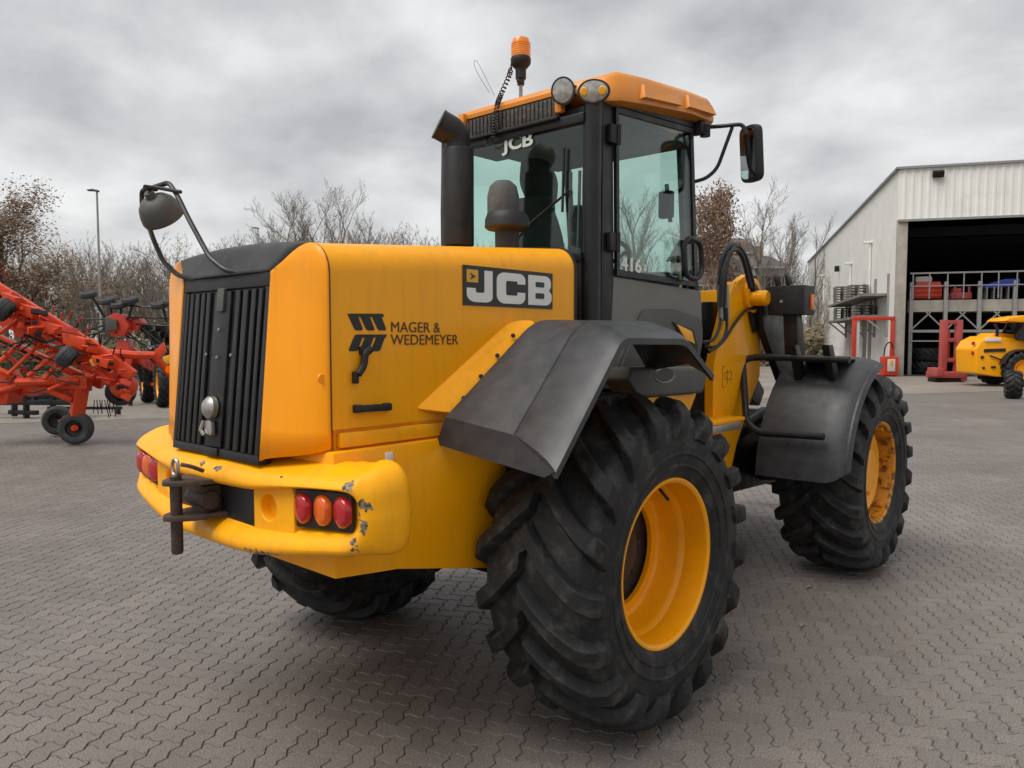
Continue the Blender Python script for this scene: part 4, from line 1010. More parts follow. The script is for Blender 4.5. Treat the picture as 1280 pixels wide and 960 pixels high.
# the cab is drawn up on a first frame and moved to its true, narrower place
def cab_place(v):
    a = abs(v.y); y = a * 0.89 if a <= 0.64 else 0.57 + 1.0313 * (a - 0.64)
    return Vector((1.0313 * v.x + 0.0904, math.copysign(y, v.y), 1.0313 * v.z - 0.0535))
FIXED_NAMES = ('window_lettering', 'beacon_stalk', 'beacon_base', 'beacon_lens', 'coiled_lead', 'radio_aerial', 'rear_wiper')
def walk(o):
    yield o
    for c_ in o.children: yield from walk(c_)
for o in walk(cab):
    if o.name.split('.')[0] in FIXED_NAMES: continue
    for v in o.data.vertices: v.co = cab_place(v.co)
# ---------------------------------------------------------------- exhaust and air pre-cleaner
ex, ey = -0.02, 0.075
mb = MB(); mb.lathe([(2.10, 0.076), (2.19, 0.078), (2.20, 0.072), (2.205, 0.083), (2.215, 0.085), (2.70, 0.085), (2.712, 0.080), (2.72, 0.066), (2.74, 0.066)], (ex, ey, 0), 'Z', 32)
stack = mb.build('exhaust_stack', 'black_plastic', loader)
mb = MB()
bend = Vector((-0.80, 0.50, 0)).normalized(); b0 = Vector((ex, ey, 2.735)); path = [Vector((ex, ey, 2.69)), b0]
for k in range(1, 10):
    a = radians(68) * k / 9; path.append(b0 + bend * 0.085 * (1 - cos(a)) + Vector((0, 0, 0.085 * sin(a))))
path.append(path[-1] + (path[-1] - path[-2]).normalized() * 0.022); path.append(path[-1] + (path[-1] - path[-2]).normalized() * 0.022)
rings = []
for i, p in enumerate(path):
    f = i / (len(path) - 1); t = (path[min(i + 1, len(path) - 1)] - path[max(i - 1, 0)]).normalized()
    if f > 0.9: t = Vector((-0.75, -0.25, 0.6)).normalized()
    u = Vector((0, 0, 1)).cross(t); u = u.normalized() if u.length > 1e-4 else Vector((1, 0, 0)); v = t.cross(u)
    rings.append([p + (u * cos(a) + v * sin(a)) * 0.078 for a in [2 * pi * k / 24 for k in range(24)]])
tip_in = [p + (path[-1] - p) * 0.12 for p in rings[-1]]; deep = [p + (path[-4] - path[-1]) for p in tip_in]
mb.tube(path, [0.064 + 0.014 * min(1, i / 8) for i in range(len(path))], 20, caps=False)
mb.build('exhaust_outlet', 'black_plastic', stack)
mb = MB(); mb.tube([path[-1] - (path[-1] - path[-3]).normalized() * 0.05, path[-1] + (path[-1] - path[-3]).normalized() * 0.012], [0.070, 0.081], 20, caps=True); mb.build('outlet_dark_disc', 'black_metal', stack)  # closed black disc painted for the dark inside of the outlet
px_, py_ = -0.05, -0.305
mb = MB(); mb.lathe([(2.10, 0.06), (2.24, 0.06), (2.245, 0.075), (2.25, 0.098), (2.262, 0.112), (2.30, 0.110), (2.325, 0.10), (2.335, 0.09)], (px_, py_, 0), 'Z', 28); pc = mb.build('air_precleaner', 'black_plastic', loader)
mb = MB(); mb.lathe([(2.335, 0.080), (2.42, 0.080), (2.47, 0.068), (2.495, 0.04), (2.50, 0.0)], (px_ + 0.01, py_ + 0.035, 0), 'Z', 28, caps=False); mb.build('precleaner_bowl', 'cover_grey', pc)
# ---------------------------------------------------------------- rear-view mirror on its wire frame above the grille
mb = MB()
XM = -1.39
pl_ = [at_x(251, 352, -1.372), at_x(222, 344, XM - 0.01), at_x(204, 327, XM - 0.03), at_x(192, 300, XM - 0.05), at_x(187, 285, XM - 0.05), at_x(178, 262, XM - 0.06), at_x(177, 238, XM - 0.06), at_x(190, 235, XM - 0.06), at_x(211, 228, XM - 0.06), at_x(222, 245, XM - 0.06), at_x(235, 272, XM - 0.05), at_x(262, 322, XM - 0.03), at_x(282, 338, XM - 0.01), at_x(311, 343, -1.372)]
mb.tube(smooth_path(pl_, 0.03, 4), 0.0105, 8)
for p in (pl_[0], pl_[-1]): mb.lathe([(-0.02, 0.012), (0.02, 0.012)], p, 'Z', 8)
mf = mb.build('mirror_frame', 'black_metal', loader)
c = at_x(199, 262, XM - 0.05)
dm = Vector((0.62, 0.28, -0.72)).normalized(); Mq = dm.to_track_quat('Z', 'Y').to_matrix()
mb = MB(); mb.lathe([(-0.062, 0.0), (-0.060, 0.03), (-0.050, 0.056), (-0.028, 0.076), (0.006, 0.088), (0.03, 0.092), (0.042, 0.090), (0.042, 0.083)], c - dm * 0.0, 'Z', 28, M=Mq, caps=False); mb.lathe([(-0.085, 0.0), (-0.085, 0.02), (-0.05, 0.026)], c, 'Z', 16, M=Mq, caps=False)
mh = mb.build('mirror_head', 'dark_grey_panel', mf)
mb = MB(); mb.lathe([(0.0385, 0.084), (0.034, 0.05), (0.032, 0.0)], c, 'Z', 28, M=Mq, caps=False); mb.build('mirror_glass', 'mirror_glass', mf)
mb = MB(); mb.tube([c - dm * 0.11, at_x(195, 236, XM - 0.06)], 0.012, 8); mb.tube([c - dm * 0.08 + Vector((0, -0.05, 0.02)), at_x(226, 240, XM - 0.06)], 0.008, 6); mb.build('mirror_clamp', 'black_metal', mf)
# ---------------------------------------------------------------- steps below the cab
for s in (-1, 1):
    mb = MB()
    pts = [(0.36, 1.565), (1.14, 1.548), (1.17, 1.50), (1.12, 1.395), (0.44, 1.405), (0.33, 1.50)]
    mb.prism([(x, s * 0.62, z) for x, z in pts], (0, s * 0.16, 0), 0.02, 3)
    sb = mb.build('step_moulding', 'dark_grey_panel', loader)
    p = at_y(831, 468, -0.78)
    mb = MB(); ring = []
    for (o, k) in ((0.0, 1.0), (0.004, 0.95), (-0.0015, 0.80)):
        ring.append([Vector((p.x + cos(a) * 0.11 * k, s * (0.7815 + o), p.z - 0.005 + sin(a) * 0.042 * k)) for a in [2 * pi * i / 24 for i in range(24)]])
    mb.loft(ring, closed=True, caps=False); mb.build('hand_hole_rim', 'grey_panel', sb)
    mb = MB(); mb.prism([(p.x + cos(a) * 0.088, s * 0.7805, p.z - 0.005 + sin(a) * 0.034) for a in [2 * pi * i / 24 for i in range(24)]], (0, s * 0.001, 0)); mb.build('hand_hole_shade', 'decal_black', sb)  # flat black disc paints the shade inside the hole
    mb = MB(); mb.prism([(0.46, s * 0.60, 1.40), (1.14, s * 0.60, 1.392), (1.02, s * 0.60, 1.24), (0.60, s * 0.60, 1.24)], (0, s * 0.13, 0), 0.015); mb.build('step_mount', 'yellow_paint', loader)
    for z in (0.55, 0.85):
        mb = MB(); mb.box((0.98, s * 0.74, z), (0.34, 0.2, 0.03), None, 0.008); mb.build('step_tread', 'black_metal', loader)
    mb = MB()
    for x in (0.83, 1.13): mb.beam((x, s * 0.80, 0.55), (x, s * 0.74, 1.27), 0.025, 0.05, 0.005)
    mb.build('step_hanger', 'black_metal', loader)
# ---------------------------------------------------------------- articulation joint and front frame
mb = MB()
mb.lathe([(0.45, 0.10), (0.50, 0.14), (1.15, 0.14), (1.2, 0.10)], (1.50, 0, 0), 'Z', 20)
for z in (0.55, 1.05): mb.prism([(1.1, -0.34, z), (1.62, -0.16, z), (1.62, 0.16, z), (1.1, 0.34, z)], (0, 0, 0.06), 0.01)
mb.build('articulation_joint', 'black_metal', loader)
mb = MB()
mb.prism([(1.62, -0.34, 0.58), (3.75, -0.34, 0.50), (3.75, -0.34, 0.85), (3.2, -0.34, 1.10), (2.2, -0.34, 1.15), (1.62, -0.34, 1.0)], (0, 0.68, 0), 0.015)
mb.build('front_chassis', 'black_metal', loader)  # black stands in for the shade on the brown-yellow frame
for s in (-1, 1):
    mb = MB(); mb.tube([(0.95, s * 0.50, 0.98), (1.52, s * 0.46, 0.98)], 0.05, 14); mb.build('steering_ram', 'yellow_paint', loader)
    mb = MB(); mb.tube([(1.50, s * 0.46, 0.98), (1.98, s * 0.42, 0.98)], 0.028, 12); mb.build('ram_rod', 'bare_steel', loader)
# deck plate with bare-metal edge beside the tower foot
for s in (-1, 1):
    a = [at_y(879, 522, -0.55), at_y(925, 520, -0.55)]
    mb = MB(); mb.box((1.72, s * 0.52, 1.17), (0.52, 0.24, 0.022), None, 0.005); mb.build('deck_plate', 'yellow_paint', loader)
    mb = MB(); mb.box((1.66, s * 0.655, 1.135), (0.40, 0.03, 0.045), None, 0.006); mb.build('deck_edge', 'bare_steel', loader)
# tower plates
tw = [(934, 343), (922, 352), (912, 376), (906, 405), (899, 430), (894, 455), (893, 480), (893, 545), (900, 575), (908, 588), (915, 584), (921, 556), (930, 528), (939, 500), (950, 470), (951, 400), (949, 372), (944, 350)]
for s in (-1, 1):
    mb = MB()
    pts = [at_y(x, y, -0.47) for x, y in tw]
    mb.prism([(p.x, s * 0.47, p.z) for p in pts], (0, s * -0.05, 0), 0.008)
    tower = mb.build('loader_tower', 'yellow_paint', loader)
    mb = MB(); fl = [at_y(x, y, -0.49) for x, y in ((921, 352), (912, 376), (906, 405), (899, 430), (894, 455), (893, 480), (893, 545))]
    mb.loft([[Vector((p.x - 0.012, s * 0.425, p.z)), Vector((p.x - 0.012, s * 0.485, p.z)), Vector((p.x + 0.012, s * 0.485, p.z)), Vector((p.x + 0.012, s * 0.425, p.z))] for p in fl], closed=True, caps=True)
    mb.build('tower_flange', 'yellow_paint', tower)
    mb = MB(); p = at_y(936, 366, -0.47)
    mb.lathe([(0, 0.125), (s * 0.03, 0.125), (s * 0.035, 0.11), (s * 0.035, 0.085), (s * 0.015, 0.08)], (p.x + 0.02, s * 0.471, p.z - 0.02), 'Y', 28, caps=False); mb.build('pivot_boss', 'yellow_paint', tower)
    mb = MB(); mb.lathe([(s * 0.005, 0.0), (s * 0.05, 0.0), (s * 0.05, 0.055), (s * 0.005, 0.075)], (p.x + 0.02, s * 0.471, p.z - 0.02), 'Y', 20, caps=False); mb.build('pivot_pin', 'rust_steel', tower)
    # yellow pipe end that reaches to the lamp box
    q = at_x(945, 373, 2.36)
    mb = MB(); mb.tube([(2.36, s * 0.45, q.z), (2.36, s * 0.60, q.z)], 0.055, 16); mb.lathe([(0, 0.058), (s * 0.02, 0.045)], (2.36, s * 0.60, q.z), 'Y', 16); mb.build('tower_tube', 'yellow_paint', tower)
    # slotted bracket
    mb = MB(); a = [at_y(x, y, -0.50) for x, y in ((938, 386), (948, 386), (948, 412), (944, 416), (941, 404))]
    mb.prism([(v.x, s * 0.481, v.z) for v in a], (0, s * 0.02, 0), 0.004); mb.build('hose_bracket', 'black_metal', tower)
mb = MB(); mb.prism([(2.16, -0.42, 1.74), (2.24, -0.42, 1.74), (2.30, -0.42, 2.06), (2.22, -0.42, 2.06)], (0, 0.84, 0), 0.01); mb.build('tower_crossplate', 'worn_yellow_paint', loader)
mb = MB(); mb.prism([(2.24, -0.42, 1.10), (2.30, -0.42, 1.10), (2.34, -0.42, 1.78), (2.28, -0.42, 1.78)], (0, 0.84, 0), 0.01); mb.build('tower_shade_plate', 'dirt_shade_brown', loader)  # dark brown plate added to paint the shade below the crossplate
for c_, z_ in (((2.18, -0.13, 1.62), (0.14, 0.1, 0.24)), ((2.18, 0.13, 1.62), (0.14, 0.1, 0.24)), ((2.12, -0.30, 1.84), (0.12, 0.09, 0.26))):
    mb = MB(); mb.box(c_, z_, None, 0.012); mb.build('valve_block', 'black_metal', loader)
# small outlined safety pictogram on the tower flank
def tp(x, y, o=0.001): p = at_y(x, y, -0.47); return Vector((p.x, -0.47 - o, p.z))
for a, b in (((903, 458), (906, 458)), ((903, 458), (903, 484)), ((903, 484), (906, 484)), ((906, 466), (914, 464)), ((914, 464), (914, 474)), ((914, 474), (906, 474)), ((906, 474), (906, 466)), ((909, 462), (909, 480))):
    mb = MB(); mb.beam(tp(*a), tp(*b), 0.0035, 0.002, up=(0, 1, 0)); mb.build('safety_pictogram', 'decal_brown', loader)
# lift arms, crowd link and carriage ahead of the front axle
for s in (-1, 1):
    mb = MB()
    arm = [(2.40, 2.02), (2.62, 2.02), (3.25, 1.45), (3.95, 0.95), (4.42, 0.52), (4.34, 0.36), (4.16, 0.40), (3.75, 0.78), (3.0, 1.18), (2.46, 1.78)]
    mb.prism([(x, s * 0.49, z) for x, z in arm], (0, s * 0.06, 0), 0.012); mb.build('lift_arm', 'black_metal', loader)
    mb = MB(); mb.tube([(2.25, s * 0.33, 0.95), (2.85, s * 0.40, 1.12)], 0.06, 16); mb.build('lift_ram', 'black_metal', loader)
    mb = MB(); mb.tube([(2.82, s * 0.40, 1.11), (3.25, s * 0.45, 1.26)], 0.034, 12); mb.build('lift_ram_rod', 'bare_steel', loader)
mb = MB(); mb.prism([(2.36, -0.10, 1.92), (2.70, -0.10, 1.96), (3.55, -0.10, 1.25), (3.45, -0.10, 1.12), (2.9, -0.10, 1.35)], (0, 0.2, 0), 0.02); mb.tube([(2.45, 0, 1.98), (3.2, 0, 1.62)], 0.06, 14); mb.build('crowd_link', 'black_metal', loader)
mb = MB()
for z in (0.30, 0.95): mb.box((4.48, 0, z), (0.1, 1.2, 0.1), None, 0.01)
for y in (-0.5, -0.2, 0.2, 0.5): mb.prism([(4.30, y - 0.02, 0.28), (4.52, y - 0.02, 0.25), (4.52, y - 0.02, 1.0), (4.42, y - 0.02, 1.0)], (0, 0.04, 0), 0.005)
mb.build('quick_hitch_carriage', 'black_metal', loader)
# hoses over the tower
hs = [[(899, 382), (900, 345), (905, 318), (915, 306), (927, 312), (936, 340), (942, 365)], [(905, 380), (907, 340), (913, 316), (922, 308), (932, 322), (940, 350), (945, 378)], [(901, 384), (903, 350), (909, 324), (918, 312), (928, 322), (935, 348), (938, 360)],
      [(880, 432), (893, 434), (905, 425), (918, 405), (932, 388), (944, 385)], [(878, 428), (892, 424), (900, 405), (902, 380)], [(886, 440), (900, 430), (908, 412), (908, 385)]]
for i, h in enumerate(hs):
    yv = -0.505 - 0.018 * (i % 3)
    mb = MB(); mb.tube(spline([at_y(x, y, yv) for x, y in h], 6), 0.016 if i < 3 else 0.011, 8); mb.build('hydraulic_hose', 'hose_rubber', loader)
for x in (900, 908):
    mb = MB(); a, b = at_y(x, 356, -0.52), at_y(x + 1, 400, -0.52); mb.tube([a, b], 0.016, 10); mb.build('steel_pipe', 'zinc', loader)
mb = MB(); p = at_y(905, 375, -0.515); mb.box((p.x, -0.515, p.z - 0.06), (0.03, 0.03, 0.16), None, 0.006); mb.build('pipe_clamp', 'dark_grey_panel', loader)
# hanging hoses and mud below the joint
r = random.Random(11)
for k in range(7):
    x0_, y0_ = 1.55 + r.uniform(0, 0.45), -0.42 + r.uniform(-0.06, 0.1)
    mb = MB(); mb.tube(spline([(x0_, y0_, 1.05 + r.uniform(-0.1, 0.1)), (x0_ + 0.05, y0_ - 0.05, 0.72 + r.uniform(-0.08, 0.1)), (x0_ + 0.18, y0_ - 0.03, 0.60 + r.uniform(-0.05, 0.1)), (x0_ + 0.36, y0_ + 0.04, 0.80 + r.uniform(-0.05, 0.1))], 6), 0.016, 7); mb.build('joint_hose', 'hose_rubber', loader)
# ---------------------------------------------------------------- front fenders, rails and lamp boxes
for s in (-1, 1):
    secs = []
    for k in range(15):
        a = radians(178 - 80 * k / 14); R1 = 0.855
        def P(rad, y): return Vector((WB + cos(a) * rad, s * y, HUB_Z + sin(a) * rad))
        cut = 0.06 if k == 0 else 0.0
        secs.append([P(R1, 0.64), P(R1 + 0.006, 0.85), P(R1, 1.05), P(R1 - 0.006, 1.11), P(R1 - 0.018, 1.17), P(R1 - 0.044, 1.235), P(R1 - 0.07, 1.255), P(R1 - 0.07, 1.245), P(R1 - 0.04, 1.235), P(R1 - 0.026, 1.08), P(R1 - 0.016, 0.85), P(R1 - 0.016, 0.64)])
    # chamfer the outer lower corner: the flare starts higher up
    for j, dz in ((5, 0.07), (6, 0.085), (7, 0.085), (8, 0.07), (4, 0.02)):
        secs[0][j] = secs[0][j] + Vector((0.004, 0, dz))
        if j in (5, 6, 7, 8): secs[1][j] = secs[1][j] + Vector((0.0, 0, 0.03))
    mb = MB(); mb.loft(secs, closed=True, caps=True); ff_ = mb.build('front_fender', 'fender_plastic', loader, 40)
    mb = MB()
    rp_ = [at_x(1062, 450, 2.40), at_x(950, 446, 2.40), at_x(928, 449, 2.36), at_x(933, 528, 2.12), at_x(948, 541, 2.11), at_x(1030, 546, 2.13)]
    mb.tube(smooth_path([(p.x, -p.y * s if s > 0 else p.y, p.z) for p in rp_], 0.07, 6), 0.024, 10)
    mb.build('fender_rail', 'black_metal', ff_)
    for xx in (998, 1040):
        a = at_x(xx, 431, 2.42); b = at_x(xx, 470, 2.42)
        sg = -1 if s > 0 else 1
        mb = MB(); mb.prism([(2.36, a.y * sg, a.z), (2.44, a.y * sg, a.z), (2.60, a.y * sg, b.z - 0.03), (2.50, a.y * sg, b.z - 0.05)], (0, 0.05, 0), 0.004); mb.build('rail_bracket', 'black_metal', ff_)
    mb = MB(); mb.box((2.62, s * 0.92, 1.56), (0.34, 0.34, 0.012), None, 0.002); mb.build('fender_step', 'black_metal', ff_)
    # lamp box on a post
    mb = MB(); mb.box((2.50, s * 0.73, 1.978), (0.20, 0.262, 0.205), None, 0.008); lb = mb.build('headlamp_box', 'black_plastic', loader)
    mb = MB(); mb.box((2.54, s * 0.865, 1.965), (0.06, 0.016, 0.11), None, 0.006); mb.build('indicator_lens', 'amber_lens', lb)
    mb = MB(); mb.lathe([(0, 0.075), (0.02, 0.07), (0.03, 0.0)], (2.60, s * 0.72, 1.98), 'X', 20, caps=False); mb.build('headlamp_lens', 'clear_lens', lb)
    mb = MB(); mb.lathe([(0, 0.012), (-0.006, 0.011)], (2.40, s * 0.70, 1.97), 'X', 10); mb.build('box_bolt', 'zinc', lb)
    mb = MB(); mb.prism([(2.43, s * 0.70, 1.876), (2.53, s * 0.70, 1.876), (2.62, s * 0.70, 1.56), (2.48, s * 0.70, 1.56)], (0, s * 0.10, 0), 0.006); mb.build('lamp_post', 'black_plastic', lb)
    for dy in (0.05, 0.13):
        mb = MB(); mb.tube(spline([(2.46, s * (0.60 + dy), 2.075), (2.44, s * (0.59 + dy), 2.14), (2.48, s * (0.57 + dy), 2.165), (2.53, s * (0.58 + dy), 2.10)], 5), 0.016, 7); mb.build('lamp_cable', 'hose_rubber', lb)
# ================================================================== BACKGROUND
material('pale_cladding', (0.78, 0.78, 0.74), 0.55, var=0.04, var_scale=0.8, dirt=(0.48, 0.49, 0.40), dirt_amt=0.4, dirt_scale=0.9, dirt_lo=0.5, dirt_hi=0.75)
material('concrete', (0.36, 0.33, 0.28), 0.85, var=0.15, var_scale=2, dirt=(0.2, 0.17, 0.13), dirt_amt=0.5, dirt_scale=1.2, bump=0.1)
material('hall_shade', (0.022, 0.024, 0.028), 0.9, var=0.2, var_scale=0.6)  # near-black colour stands in for the shade inside the hall
material('yard_concrete', (0.215, 0.188, 0.160), 0.8, var=0.18, var_scale=0.35, dirt=(0.17, 0.145, 0.12), dirt_amt=0.6, dirt_scale=0.5, dirt_lo=0.45, dirt_hi=0.7)
material('timber', (0.24, 0.19, 0.14), 0.85, var=0.3, var_scale=3)
material('grey_timber', (0.20, 0.185, 0.165), 0.85, var=0.3, var_scale=3)
material('machine_red', (0.55, 0.035, 0.012), 0.4, var=0.12, var_scale=3, dirt=(0.22, 0.05, 0.03), dirt_amt=0.5, dirt_scale=5, coat=0.1, rough_var=0.1)
material('orange_red', (0.66, 0.058, 0.010), 0.45, spec=0.3, var=0.10, var_scale=4, dirt=(0.30, 0.05, 0.02), dirt_amt=0.55, dirt_scale=6, coat=0.15, rough_var=0.1)
material('faded_red', (0.42, 0.07, 0.06), 0.6, var=0.15, var_scale=3, dirt=(0.2, 0.09, 0.08), dirt_amt=0.6, dirt_scale=6)
material('blue_paint', (0.02, 0.05, 0.35), 0.5, var=0.15)
material('bark', (0.23, 0.20, 0.17), 0.95, var=0.25, var_scale=2)
material('bark_brown', (0.25, 0.20, 0.145), 0.95, var=0.25, var_scale=2)
material('leaf_brown', (0.19, 0.12, 0.068), 0.8, rand=0.0, var=0.5, var_scale=1.2)
material('leaf_rust', (0.21, 0.13, 0.085), 0.8, var=0.5, var_scale=1.2)
material('scrub', (0.20, 0.165, 0.10), 0.9, var=0.5, var_scale=0.6)
material('olive_scrub', (0.15, 0.14, 0.06), 0.9, var=0.45, var_scale=0.7)
material('roof_tile', (0.085, 0.08, 0.078), 0.8, var=0.15, var_scale=1.0)
material('brick', (0.25, 0.19, 0.15), 0.9, var=0.15, var_scale=2)
material('white_render', (0.55, 0.54, 0.50), 0.8, var=0.06)
material('small_tyre', (0.035, 0.036, 0.038), 0.75, var=0.2, var_scale=8, dirt=(0.09, 0.088, 0.084), dirt_amt=0.6, dirt_scale=7)

# lighter concrete yard beyond the block paving
mb = MB()
e0, e1 = at_z(-60, 531), at_z(1340, 486)
d_ = (e1 - e0).normalized(); e0 = e0 - d_ * 60; e1 = e1 + d_ * 60
mb.poly([Vector((e0.x, e0.y, 0.001)), Vector((e1.x, e1.y, 0.001)), Vector((e1.x, e1.y, 0.001)) + _v * 300, Vector((e0.x, e0.y, 0.001)) + _v * 300], [(0, 1, 2, 3)])
yard = tag(mb.build('yard', 'yard_concrete'), kind='structure')
mb = MB(); mb.beam(Vector((e0.x, e0.y, 0.0)), Vector((e1.x, e1.y, 0.0)), 0.10, 0.012); tag(mb.build('kerb', 'yard_concrete'), kind='structure')

# ---------------------------------------------------------------- hall on the right
dS = (RIGHT * 11.7 + _v * 40).normalized(); dF = (RIGHT * 40 - _v * 11.7).normalized()
hall_o = at_z(1117, 470); HALL_ROT = atan2(dF.y, dF.x)
hall = thing('warehouse', 'pale metal-clad warehouse with wide open doorway and mezzanine racking inside', 'warehouse', hall_o, HALL_ROT)
def hp(px, py, yd):          # point on the hall's local plane y = yd
    d = ray(px, py); o = CAM - hall_o
    dl = Vector((d.dot(dF), d.dot(dS), d.z)); ol = Vector((o.dot(dF), o.dot(dS), CAM.z))
    t = (yd - ol.y) / dl.y; return ol + dl * t
def hs_(px, py, xd):         # point on the hall's local plane x = xd (side wall)
    d = ray(px, py); o = CAM - hall_o
    dl = Vector((d.dot(dF), d.dot(dS), d.z)); ol = Vector((o.dot(dF), o.dot(dS), CAM.z))
    t = (xd - ol.x) / dl.x; return ol + dl * t
HH = hp(1122, 212, 0).z; OH = hp(1140, 274, 0).z; HW, HD = 30.0, 44.0
OX0, OX1 = 0.45, 16.0
def corrugated(mb_, x0, x1, z0, z1, pitch=0.32, dep=0.05, y=0.0, ax='x'):
    n = int((x1 - x0) / pitch); pr_ = []
    for i in range(n + 1):
        a = x0 + (x1 - x0) * i / n; p = (x1 - x0) / n
        for f, d in ((0, 0), (0.5, 0), (0.62, -dep), (0.88, -dep)): pr_.append((a + f * p, y + d))
    secs = []
    for z in (z0, z1): secs.append([Vector((a, d, z)) if ax == 'x' else Vector((d, a, z)) for a, d in pr_])
    mb_.loft(secs, closed=False, caps=False)
mb = MB(); corrugated(mb, -0.02, HW, OH, HH, dep=0.03); mb.build('front_cladding', 'pale_cladding', hall, 20)
mb = MB(); corrugated(mb, OX1, HW, 0, OH - 0.01); mb.build('front_cladding', 'pale_cladding', hall, 20)
mb = MB(); corrugated(mb, 0.0, HD, 0.15, HH, pitch=0.55, dep=0.012, y=0.0, ax='y'); mb.build('side_cladding', 'pale_cladding', hall, 20)
mb = MB(); corrugated(mb, 0.0, HD, 0.15, HH, pitch=0.55, dep=0.025, y=HW, ax='y'); mb.build('side_cladding', 'pale_cladding', hall, 20)
mb = MB(); mb.box((0.20, 0.16, OH / 2), (0.42, 0.30, OH), None, 0.02); mb.build('corner_column', 'concrete', hall)
mb = MB(); mb.box((HW / 2, -0.02, OH - 0.05), (HW, 0.14, 0.10)); mb.build('lintel_trim', 'zinc', hall)
mb = MB(); mb.box((HW / 2, -0.03, HH + 0.05), (HW + 0.3, 0.2, 0.10)); mb.box((-0.05, HD / 2, HH + 0.05), (0.2, HD + 0.2, 0.10)); mb.build('eaves_trim', 'zinc', hall)
mb = MB(); mb.poly([(0, 0, HH), (HW, 0, HH), (HW, HD, HH), (0, HD, HH)], [(0, 1, 2, 3)]); mb.build('hall_roof', 'zinc', hall)
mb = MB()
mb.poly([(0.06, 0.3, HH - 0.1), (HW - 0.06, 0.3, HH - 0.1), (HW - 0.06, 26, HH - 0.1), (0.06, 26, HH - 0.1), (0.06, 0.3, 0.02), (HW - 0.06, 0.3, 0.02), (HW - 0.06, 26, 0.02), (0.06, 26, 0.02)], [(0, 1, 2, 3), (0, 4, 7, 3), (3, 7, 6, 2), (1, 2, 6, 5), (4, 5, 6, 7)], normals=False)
mb.build('hall_interior', 'hall_shade', hall)
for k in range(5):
    mb = MB(); mb.box((HW / 2, 4 + 4.5 * k, OH - 0.1), (HW - 0.3, 0.2, 0.45)); mb.build('roof_beam', 'hall_shade', hall)
mb = MB(); p = hp(1172, 218, -0.05); mb.box((p.x, -0.18, p.z), (0.45, 0.22, 0.28), Matrix.Rotation(0.5, 3, 'X'), 0.03); mb.build('floodlight', 'black_metal', hall)
# fittings on the side wall: downpipes with small lamp heads
for (x, yt, yb) in ((1087.5, 304, 440), (1063, 330, 440), (1030, 345, 440)):
    p = hs_(x, yt, -0.1)
    mb = MB(); mb.tube([(-0.08, p.y, 0.2), (-0.08, p.y, p.z)], 0.06, 8); mb.box((-0.18, p.y, p.z + 0.05), (0.5, 0.25, 0.12), None, 0.02); mb.build('downpipe', 'pale_cladding', hall)
p = hs_(1046, 336, -0.2); mb = MB(); mb.box((-0.2, p.y, p.z), (0.3, 0.3, 0.4), None, 0.05); mb.build('wall_lamp', 'black_metal', hall)
p0, p1 = hs_(1078, 460, -0.04), hs_(1087, 460, -0.04)
mb = MB(); mb.box((-0.05, (p0.y + p1.y) / 2, 2.0), (0.06, abs(p0.y - p1.y), 3.9)); mb.build('side_door', 'zinc', hall)
# mezzanine racking: a separate thing standing in the doorway
RY = 0.9
rack = thing('mezzanine_rack', 'galvanised mezzanine rack with railing and beam deck standing in the warehouse doorway', 'racking', hall_o, HALL_ROT)
zr_t, zd1, zd0, zr_b = hp(1140, 342, RY).z, hp(1140, 374, RY).z, hp(1140, 391, RY).z, hp(1140, 414, RY).z
posts = [hp(x, 440, RY).x for x in (1137, 1180, 1222, 1266, 1308, 1350)]
for x in posts:
    mb = MB(); mb.box((x, RY, zr_t / 2 - 0.2), (0.16, 0.16, zr_t - 0.4), None, 0.01); mb.build('post', 'zinc', rack)
xa, xb = posts[0] - 0.1, posts[-1] + 0.3
for z, t in ((zr_t, 0.07), ((zr_t + zd1) / 2, 0.05), (zr_b, 0.12), (zr_b - 0.45, 0.06)):
    mb = MB(); mb.box(((xa + xb) / 2, RY - 0.1, z), (xb - xa, 0.06, t)); mb.build('rail', 'zinc', rack)
mb = MB(); mb.box(((xa + xb) / 2, RY + 1.2, (zd1 + zd0) / 2), (xb - xa, 2.2, (zd1 - zd0) * 0.85)); mb.build('deck_beam', 'concrete', rack)
for i in range(len(posts) - 1):
    for k in (0.0, 0.5):
        x = posts[i] + (posts[i + 1] - posts[i]) * (0.02 if k == 0 else 0.5)
        mb = MB(); mb.box((x, RY - 0.1, (zr_t + zd1) / 2), (0.05, 0.05, zr_t - zd1)); mb.build('baluster', 'zinc', rack)
    for sgn in (1, -1):
        xm = posts[i] if sgn > 0 else posts[i + 1]
        mb = MB(); mb.beam((xm, RY - 0.06, zd0 - 0.05 - 0.75), (xm + sgn * 0.8, RY - 0.06, zd0 + 0.02), 0.05, 0.06); mb.build('knee_brace', 'zinc', rack)
def rack_item(name, label, cat, px0, px1, py0, py1, mat, dep, fn=None):
    a = hp(px0, py1, RY + 0.5); b = hp(px1, py0, RY + 0.5)
    t = thing(name, label, cat, hall_o + dF * ((a.x + b.x) / 2) + dS * (RY + 0.5 + dep / 2) + Vector((0, 0, zd1)), HALL_ROT)
    w_, h_ = b.x - a.x, b.z - zd1
    return t, w_, h_
t, w_, h_ = rack_item('machine_hopper', 'red ribbed machine hopper with white sacks stored on the mezzanine deck', 'hopper', 1142, 1178, 352, 372, 'machine_red', 1.2)
mb = MB(); mb.prism([(-w_ / 2, -0.6, 0.05), (w_ / 2, -0.6, 0.05), (w_ / 2, -0.6, h_ * 0.62), (w_ * 0.44, -0.6, h_), (-w_ * 0.40, -0.6, h_), (-w_ / 2, -0.6, h_ * 0.62)], (0, 1.2, 0), 0.03); mb.build('body', 'machine_red', t)
